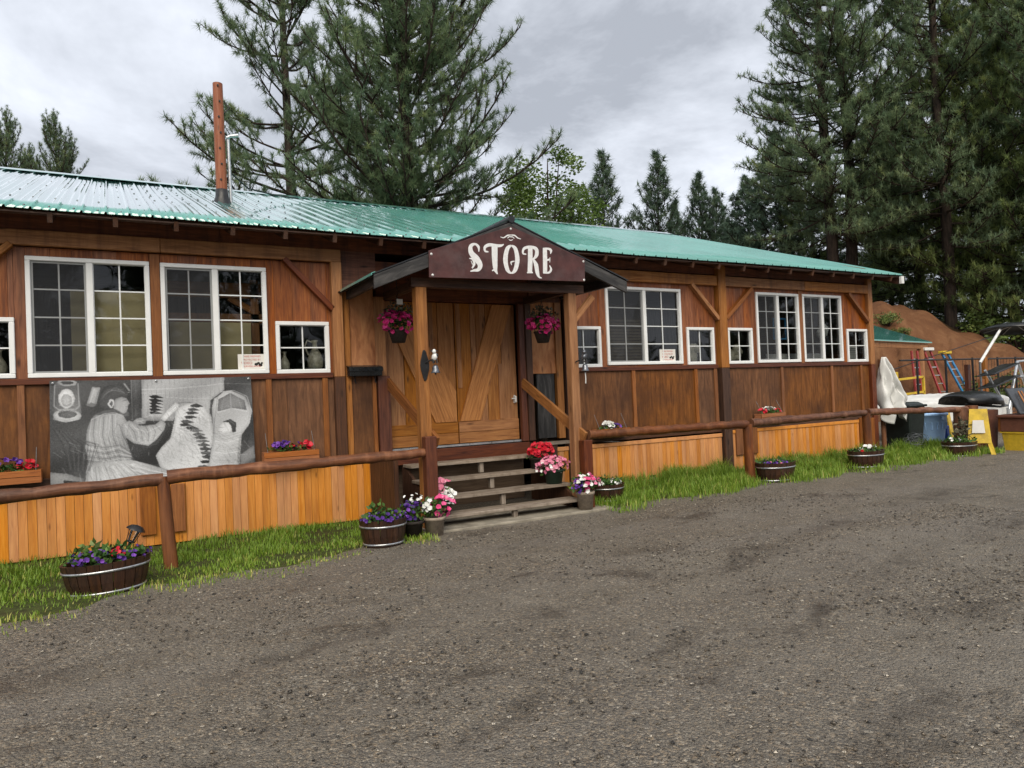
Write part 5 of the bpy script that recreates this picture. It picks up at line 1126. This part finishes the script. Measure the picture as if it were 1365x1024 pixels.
# lounge frame with dark panels, further back
t = thing('metal_frame', 'silver tube frame with two dark tilted panels at the right edge', 'frame', (21.5, .4, 0))
q = MB(); q.tube([(20.3, .4, .6), (20.9, .4, 1.95), (22.2, .4, 2.0)], .035, 8).tube([(20.9, .4, 1.95), (21.6, .4, .7)], .035, 8).tube([(19.5, .5, 1.75), (20.2, .4, .8)], .03, 8).tube([(20.85, .4, 1.55), (22.2, .4, 1.55)], .03, 8)
for x in (20.3, 21.6): q.tube([(x, .4, 0), (x, .4, .75)], .035, 8)
q.build('frame', M['alu'], t)
for z in (1.4, 1.72): MB().prism([(19.35, .2, z-.1), (20.6, .2, z+.16), (20.7, .7, z+.14), (19.5, .7, z-.14)], (0, 0, .04)).build('panel', M['blackplastic'], t, .01)
# patio umbrella, tilted
t = thing('patio_umbrella', 'dark patio umbrella on a slanting white pole at the right edge', 'umbrella', (21.5, 2, 0))
MB().tube([(22.2, 2, 2.0), (23.4, 2, 2.98)], .04, 8).build('pole', M['white'], t)
MB().tube([(22.2, 2, 0), (22.2, 2, 2.02)], .03, 8).build('stand', M['steel'], t)
q = MB(); ru = Matrix.Rotation(R(6), 3, 'Y')
q.lathe((24.2, 2, 2.95), [(.9, 0), (.92, .02), (.6, .16), (.3, .23), (.02, .26)], 16, rot=ru); o = q.build('canopy', M['blackplastic'], t); o.modifiers.new('s', 'SOLIDIFY').thickness = .01
q = MB()
for k in range(8):
    th = k*math.pi/4; q.tube([Vector((24.2, 2, 2.95))+ru @ Vector((.88*math.cos(th), .88*math.sin(th), .02)), Vector((24.2, 2, 2.95))+ru @ Vector((0, 0, .22))], .012, 6)
q.tube([(23.4, 2, 2.98), (24.2, 2, 3.15)], .03, 8); q.build('rib', M['alu'], t)
# wire fence with dark posts
t = thing('wire_fence', 'thin dark wire fence with steel posts across the back yard', 'fence', (25.5, 4, 0))
xs = (22.4, 24.0, 25.6, 26.4, 27.2, 28.4, 30.2, 32)
for x in xs: MB().tube([(x, 4, 0), (x, 4, 2.25)], .035, 8).build('post', M['blackmetal'], t)
q = MB(); q.tube([(21.5, 4, 2.2), (33, 4, 2.2)], .03, 6); q.tube([(21.5, 4, .3), (33, 4, .3)], .015, 6)
for k in range(40): q.tube([(25+k*.2, 4, .3), (25+k*.2, 4, 2.2)], .006, 4)
q.tube([(21.0, 4, 1.9), (26.5, 4, 2.9), (31, 4, 3.5)], .014, 6)
q.build('wire', M['blackmetal'], t)
for x, h_, m, lab in ((24.5, 2.0, 'redpost', 'short dark wooden stake in front of the wire fence'), (25.55, 2.25, 'timber', 'tall pale split stake in front of the wire fence'), (25.2, 1.5, 'cedar', 'leaning orange stake beside the pale split stake')):
    MB().beam((x, 3.6, 0), (x+(.12 if m == 'cedar' else .02), 3.6, h_), .16, .12, (0, 1, 0)).tube([(x-.02, 3.52, h_*.6), (x+.1, 3.52, h_*.6)], .02, 6).top('wooden_stake', M[m], lab, 'stake', (x, 3.6, 0))
# little open shed with ladders
t = thing('open_shed', 'small open shed with a green metal roof below the dirt bank', 'shed', (28, 9, 0))
MB().prism([(24.5, 7.7, 3.20), (29.7, 7.7, 3.06), (29.7, 11.5, 4.5), (24.5, 11.5, 4.64)], (0, 0, .05)).build('roof', M['roof'], t)
MB().beam((24.5, 7.85, 3.08), (29.55, 7.85, 2.94), .1, .22).build('beam', M['timber'], t)
for x, y in ((25, 7.9), (29.2, 7.9), (25, 11.2), (29.2, 11.2)): MB().tube([(x, y, 0), (x, y, 2.85)], .13, 10).build('post', M['timber'], t)
def ladder(x0, y0, x1, y1, z1, w, mat, label, cap=None):
    t = thing('ladder', label, 'ladder', (x0, y0, 0), 'ladders leaning at the shed'); q = MB(); w_ = w/2
    for s_ in (-1, 1): q.beam((x0+s_*w_, y0, 0), (x1+s_*w_*.85, y1, z1), .09, .06, (0, 1, 0))
    q.build('rail', M[mat], t); n = 8
    for k in range(1, n):
        f = k/n; xm = x0+(x1-x0)*f; ym = y0+(y1-y0)*f; MB().beam((xm-w_, ym, z1*f), (xm+w_, ym, z1*f), .05, .04).build('rung', M['alu'], t)
    if cap: MB().box(x1-w_-.06, x1+w_+.06, y1-.12, y1+.12, z1, z1+.13).build('cap', M[cap], t, .02)
ladder(28.55, 7.6, 28.5, 7.75, 2.75, .45, 'ladred', 'upright dark red ladder left of the shed post')
ladder(30.35, 7.4, 29.5, 7.8, 2.75, .5, 'ladred', 'slanting red stepladder right of the shed post', 'white')
ladder(31.9, 7.2, 30.6, 7.7, 2.6, .5, 'ladblue', 'blue stepladder with a yellow top cap', 'yellow')
t = thing('yellow_rack', 'yellow tube rack under the open shed', 'rack', (26.8, 7.2, 0))
q = MB(); q.beam((26.3, 7.2, 0), (26.3, 7.2, 1.9), .16, .12, (0, 1, 0))
for z in (.5, 1.0, 1.6): q.beam((26.3, 7.2, z), (28.1, 7.2, z+.08), .08, .08)
q.beam((28.1, 7.2, 0), (28.1, 7.2, 1.68), .08, .08, (0, 1, 0)); q.build('frame', M['yellow'], t)
wc = MB()
for k in range(14):
    c = Vector((15.0+random.uniform(-.1, .1), -.35, .24)); r_ = random.uniform(.14, .28); tl = Matrix.Rotation(random.uniform(-1.2, 1.2), 3, 'X') @ Matrix.Rotation(random.uniform(-.9, .9), 3, 'Y')
    wc.tube([c+tl @ Vector((r_*math.cos(a*.35), r_*math.sin(a*.35)*.8, random.uniform(-.02, .02))) for a in range(18)], .004, 4, closed=True)
wc.top('wire_coil', M['steel'], 'tangled coil of thin wire in the grass by the wheelie bin', 'wire', (15, -.35, .02))

# ------------------------------------------------------------------ trees
def frames(d):
    d = d/np.linalg.norm(d, axis=-1, keepdims=True)
    ref = np.where(np.abs(d[..., 2:3]) > .9, np.array([1., 0, 0]), np.array([0, 0, 1.])); a = np.cross(d, ref); a /= np.linalg.norm(a, axis=-1, keepdims=True)
    return d, a, np.cross(d, a)
def tubes(polys, rads, k=5):
    V, F, b = [], [], 0
    for P, r in zip(polys, rads):
        P = np.asarray(P); t = np.gradient(P, axis=0); d, a, c = frames(t); th = np.arange(k)*2*np.pi/k
        ring = P[:, None]+(a[:, None]*np.cos(th)[None, :, None]+c[:, None]*np.sin(th)[None, :, None])*np.asarray(r)[:, None, None]
        n = len(P); V.append(ring.reshape(-1, 3)); i, j = np.meshgrid(np.arange(n-1), np.arange(k), indexing='ij'); i, j = i.ravel(), j.ravel(); jn = (j+1) % k
        F.append(np.stack([i*k+j, i*k+jn, (i+1)*k+jn, (i+1)*k+j], -1)+b); b += n*k
    return np.concatenate(V), np.concatenate(F)
def pine_mesh(name, seed, h, base, rad, step, per, tuft_gap, npt, nlen, nw, droop=0., power=.75, mat='needle', trunk_r=.3, bare=.30, sparse=0.0):
    g = np.random.default_rng(seed); polys, rads = [], []; tp, td, tr_, = [], [], []
    zt = np.linspace(0, h, 16); tw = np.stack([.12*np.sin(zt*.35+seed), .12*np.cos(zt*.27+seed), zt], -1); tw[:, :2] -= tw[0, :2]
    polys.append(tw); rads.append(trunk_r*(1-zt/h)**.85+.015)
    z = base
    while z < h-.25:
        t = (z-base)/(h-base)
        for _ in range(per if t < .9 else 3):
            if g.random() < sparse: continue
            az = g.uniform(0, 2*np.pi); Lb = rad*(np.clip(1-t, .02, 1)**power)*(.55+.45*min(1, (t+.06)/.2))*g.uniform(.6, 1.12)+.25
            el = np.radians(-12-droop+62*t+g.normal(0, 9)); k = 7; s = np.linspace(0, 1, k)
            e2 = el+np.radians(38)*(s**1.6); ds = Lb/(k-1); hd = np.concatenate([[0], np.cumsum(np.cos(e2[1:])*ds)]); vd = np.concatenate([[0], np.cumsum(np.sin(e2[1:])*ds)])
            wob = g.normal(0, .05, k).cumsum()*Lb*.12; dx, dy = np.cos(az), np.sin(az); zz_ = z+g.uniform(-.2, .2)*step
            P = np.stack([hd*dx-wob*dy, hd*dy+wob*dx, zz_+vd], -1); P[:, :2] += [np.interp(zz_, zt, tw[:, 0]), np.interp(zz_, zt, tw[:, 1])]
            polys.append(P); rads.append((.010+.011*Lb)*(1-.8*s)+.004)
            ns = max(3, int(Lb*2.6))
            for i in range(ns+1):
                f = bare+(1-bare)*(i+g.uniform(-.3, .3))/ns; f = min(1, max(.08, f)); ii = min(int(f*(k-1)), k-2); u = f*(k-1)-ii
                p = P[ii]*(1-u)+P[ii+1]*u; dr = P[ii+1]-P[ii]; dr = dr/np.linalg.norm(dr)
                sl = (.30*Lb*(1.12-f)+.28)*g.uniform(.6, 1.2) if i < ns else .3
                sd = (1 if i % 2 else -1)*np.radians(g.uniform(30, 65)) if i < ns else 0
                c, s_ = np.cos(sd), np.sin(sd); v = np.array([dr[0]*c-dr[1]*s_, dr[0]*s_+dr[1]*c, dr[2]+g.normal(.16, .16)]); v /= np.linalg.norm(v)
                q = p+v*sl+np.array([0, 0, .12*sl]); polys.append(np.stack([p, (p+q)/2-[0, 0, .02*sl], q])); rads.append([.010+.004*Lb, .008+.002*Lb, .005])
                m = max(1, int(sl/tuft_gap)); tone = np.clip(g.normal(.45, .22), 0, 1)
                for w in range(m):
                    ff = 1-.75*w/m; tp.append(p+(q-p)*ff+g.normal(0, .05, 3)); td.append(v+np.array([0, 0, .35])+g.normal(0, .25, 3)); tr_.append(np.clip(tone+g.normal(0, .15), 0, 1))
        z += step*g.uniform(.7, 1.3)
    tp.append(tw[-1]); td.append(np.array([0, 0, 1.])); tr_.append(.5)
    tp, td, tr_ = np.array(tp), np.array(td), np.array(tr_); n = len(tp)
    d, a, b = frames(td); ph = g.uniform(0, 2*np.pi, (n, npt)); an = np.radians(g.uniform(15, 112, (n, npt)))
    nd = d[:, None]*np.cos(an)[..., None]+(a[:, None]*np.cos(ph)[..., None]+b[:, None]*np.sin(ph)[..., None])*np.sin(an)[..., None]
    ln = nlen*g.uniform(.7, 1.2, (n, npt, 1)); _, na, nb = frames(nd); st = tp[:, None]-d[:, None]*(g.random((n, npt, 1))*nlen*.6); sw = na*(nw/2)
    V = np.stack([st-sw, st+sw, st+nd*ln+np.array([0, 0, -.02])], 2).reshape(-1, 3); F = np.arange(len(V)).reshape(-1, 3)
    rn = np.repeat(np.clip(tr_[:, None]+g.normal(0, .1, (n, npt)), 0, 1).ravel(), 3)
    vb, fb = tubes(polys, rads)
    return mesh_np(name+'_trunk', vb, fb, M['bark'], smooth=True), mesh_np(name+'_crown', V, F, M[mat], rn)
def plant_tree(meshes, x, y, z, s, rz, label, cat='pine tree', group=None, name='pine_tree', sz=None):
    r = thing(name, label, cat, (x, y, z), group); r.rotation_euler = (0, 0, rz); r.scale = (s, s, sz or s)
    for nm, me in zip(('trunk', 'crown'), meshes):
        o = bpy.data.objects.new(nm, me); put(o, r)
    return r
def polar(th, r): return r*math.sin(R(th)), EYE[1]+r*math.cos(R(th))
PA = pine_mesh('centre', 3, 29, 3.2, 6.3, .50, 5, .25, 40, .30, .026, trunk_r=.40, power=.42, droop=-4, bare=.16)
PB = pine_mesh('open', 11, 27, 3.0, 6.2, .62, 4, .25, 40, .33, .026, trunk_r=.30, power=.5, droop=2, bare=.3, sparse=.22)
PC = pine_mesh('tall', 21, 36, 5.0, 5.6, .62, 5, .32, 28, .38, .038, trunk_r=.36, power=.85, droop=2, bare=.3, sparse=.1)
PD = pine_mesh('spire', 31, 20, 1.0, 6.4, .50, 6, .36, 20, .42, .06, mat='needlehaze', trunk_r=.2, power=1.0)
PE = pine_mesh('yard', 41, 26, 1.2, 6.2, .60, 5, .32, 26, .38, .038, mat='needle3', trunk_r=.38, power=.6, droop=8, bare=.3)
G = 'pines standing behind the store'
x, y = polar(21.8, 28.5); plant_tree(PA, x, y, 0, 1, 2.6, 'broad dense pine rising behind the middle of the store roof', group=G)
x, y = polar(12.2, 35); plant_tree(PB, x, y, 0, 1.12, .4, 'open branched pine behind the wooden roof pole', group=G)
G = 'twin pines on the bank'
x, y = polar(54.0, 46); plant_tree(PC, x, y, float(hill(54, 46))-.3, 1.0, .3, 'left trunk of the twin tall pines above the right roof end', group=G)
x, y = polar(55.1, 47); plant_tree(PC, x, y, float(hill(55, 47))-.3, 1.03, 2.6, 'right trunk of the twin tall pines above the right roof end', group=G)
G = 'small pines far behind the roof'
for th, r, H, lab in ((37.35, 65, 21.5, 'pointed far pine standing alone right of the leafy tree'), (41.6, 66, 21.3, 'tallest narrow far pine left of the far pair'), (44.6, 66, 19.2, 'far pine forming the left half of the close pair'), (45.9, 68, 18.2, 'far pine forming the right half of the close pair'),
                      (48.1, 64, 18.6, 'far pine just left of the twin tall pines'), (34.4, 62, 17.2, 'low far pine beside the leafy tree'), (50.3, 60, 20.5, 'far pine half covered by the twin tall pines'), (36.1, 70, 16.5, 'lowest far pine just right of the leafy tree'), (39.6, 72, 15.5, 'tiny far pine low between the lone one and the tallest narrow one'), (46.9, 72, 16.5, 'tiny far pine low between the close pair and the twin tall pines'), (42.8, 72, 18.5, 'low far pine between the tallest narrow one and the close pair'),
                      (-3.1, 62, 23.6, 'largest pine of the clump at the far left'), (-5.8, 63, 23.6, 'pine cut by the left edge of the picture'), (-4.5, 66, 22, 'middle lower pine of the clump at the far left')):
    x, y = polar(th, r)
    if th < 0:
        plant_tree(PA, x, y, -.1, H/29, th, lab, group=G); continue
    plant_tree(PD, x, y, -.1 if th < 46 else float(hill(th, r))-.3, H/20*1.35, th*3, lab, group=G, sz=1.08*(H-(0 if th < 46 else float(hill(th, r))))/20)
G = 'pines on the dirt bank'
for th, r, s, rz, k, lab in ((61.2, 47, .95, .5, PC, 'thick trunked pine standing at the edge of the dirt bank'), (63.4, 50, 1.0, 1.3, PE, 'yellow green pine nearest the right edge above the umbrella'), (66.2, 49, 1.1, 3.0, PE, 'broad yellow green pine cut by the right edge'),
                          (59.6, 60, .9, 4.0, PC, 'tall dark pine deep behind the bank, left of the thick trunk'), (64.8, 58, 1.05, 5.1, PC, 'tallest dark pine behind the yellow green ones'), (58.2, 72, .66, 2.1, PC, 'dark pine far back between the thick trunk and the twins'),
                          (56.8, 62, .62, .9, PE, 'low dark bushy pine right behind the twin tall pines'), (57.6, 54, .5, 2.2, PE, 'small bushy pine on the bank crest by the roof corner'), (52.6, 58, .58, 3.3, PE, 'low bushy pine left of the twin tall pines'), (59.4, 53, .6, 5.5, PE, 'low pine filling the gap left of the thick trunk'),
                          (62.6, 56, .75, 1.9, PE, 'mid height pine behind the thick trunk'), (68.5, 46, 1.0, 2.7, PC, 'pine beyond the right edge of the picture'), (56.6, 78, .6, 5.2, PC, 'dark pine farthest back behind the twins'), (51.3, 72, .52, 1.0, PC, 'dark pine farthest back left of the twins'), (66, 60, 1.0, .2, PC, 'dark pine farthest back at the right edge')):
    x, y = polar(th, r); plant_tree(k, x, y, float(hill(th, r))-.3, s, rz, lab, group=G)
G = 'pines across the yard behind the viewer'
for i, (x, y, s) in enumerate(((-20, -40, 1.0), (-11, -44, 1.1), (-4, -41, .95), (3, -46, 1.15), (9, -42, .9), (17, -48, .85), (52, -38, .9), (60, -42, 1.05), (66, -36, .9), (-30, -62, .6), (-14, -70, .75), (2, -64, .55), (16, -72, .8), (27, -66, .62), (40, -70, .72), (52, -60, .6), (64, -68, .7), (30, -80, .9), (78, -62, .7), (95, -60, .8))):
    plant_tree(PD, x, y, -.1, s, i*1.3, 'distant pine across the yard seen only as a window reflection', group=G)
# leaf trees and shrubs
def leaf_mesh(name, seed, clumps, per, size, mat):
    g = np.random.default_rng(seed); c = np.array(clumps); V = []; n = len(c)*per
    ctr = np.repeat(c[:, :3], per, 0); rr_ = np.repeat(c[:, 3], per)
    d = g.normal(0, 1, (n, 3)); d /= np.linalg.norm(d, axis=1, keepdims=True); p = ctr+d*(rr_*g.random(n)**.4)[:, None]*np.array([1, 1, .85])
    _, a, b = frames(g.normal(0, 1, (n, 3))); s = (size*g.uniform(.6, 1.3, n))[:, None]
    V = np.stack([p, p+a*s*.5+b*s*.32, p+a*s, p+a*s*.5-b*s*.32], 1).reshape(-1, 3); F = np.arange(4*n).reshape(-1, 4)
    tone = np.repeat(g.uniform(.1, .8, len(c)), per)+g.normal(0, .18, n)
    return mesh_np(name, V, F, M[mat], np.repeat(np.clip(tone, 0, 1), 4))
g = np.random.default_rng(5); cl = []
for i in range(95):
    z = g.uniform(3, 12.4); w = 2.7*math.sin(math.pi*min(1, max(.12, (z-1.5)/12.6)))**.7; a = g.uniform(0, 6.28); r_ = w*g.random()**.5
    cl.append((r_*math.cos(a), r_*math.sin(a), z, g.uniform(.5, .95)))
tv, tf = tubes([np.array([(0, 0, 0), (.1, 0, 5), (-.1, .1, 9), (0, 0, 12.6)])]+[np.array([(0, 0, c[2]*.6), (c[0]*.6, c[1]*.6, c[2]*.85), c[:3]]) for c in cl[:26]], [[.2, .15, .08, .02]]+[[.06, .04, .015]]*26)
x, y = polar(32.9, 33)
plant_tree((mesh_np('leafy_trunk', tv, tf, M['bark'], smooth=True), leaf_mesh('leafy_crown', 6, cl, 230, .16, 'aspen')), x, y, 0, 1, 0, 'light green leafy tree beside the broad dense pine', 'leafy tree', None, 'leafy_tree')
g = np.random.default_rng(9)
def shrub(th, r, s, lab):
    cl = [(g.normal(0, .45), g.normal(0, .45), g.uniform(.2, .9), g.uniform(.25, .5)) for _ in range(14)]
    tv, tf = tubes([np.array([(0, 0, -.1), (c[0]*.5, c[1]*.5, c[2]*.6), c[:3]]) for c in cl], [[.04, .03, .01]]*14)
    x, y = polar(th, r); plant_tree((mesh_np('shrub_stem', tv, tf, M['bark']), leaf_mesh('shrub_leaf', int(th*10), cl, 90, .13, 'shrub')), x, y, float(hill(th, r)), s, 0, lab, 'shrub', 'shrubs on the dirt bank', 'shrub')
shrub(57.4, 39.5, .6, 'green shrub high on the dirt bank near the roof corner'); shrub(58.2, 39.0, .4, 'small shrub right of the one near the roof corner')
shrub(63.4, 36, 1.0, 'pale green shrub low on the bank behind the wire fence'); shrub(64.3, 35.5, .8, 'small shrub low on the bank under the umbrella'); shrub(62.0, 33, .6, 'tiny shrub at the foot of the bank')
shrub(64.9, 45.5, 1.7, 'large yellow green bush on top of the bank at right'); shrub(62.9, 46, 1.3, 'rounded bush on the bank crest right of the thick trunk')
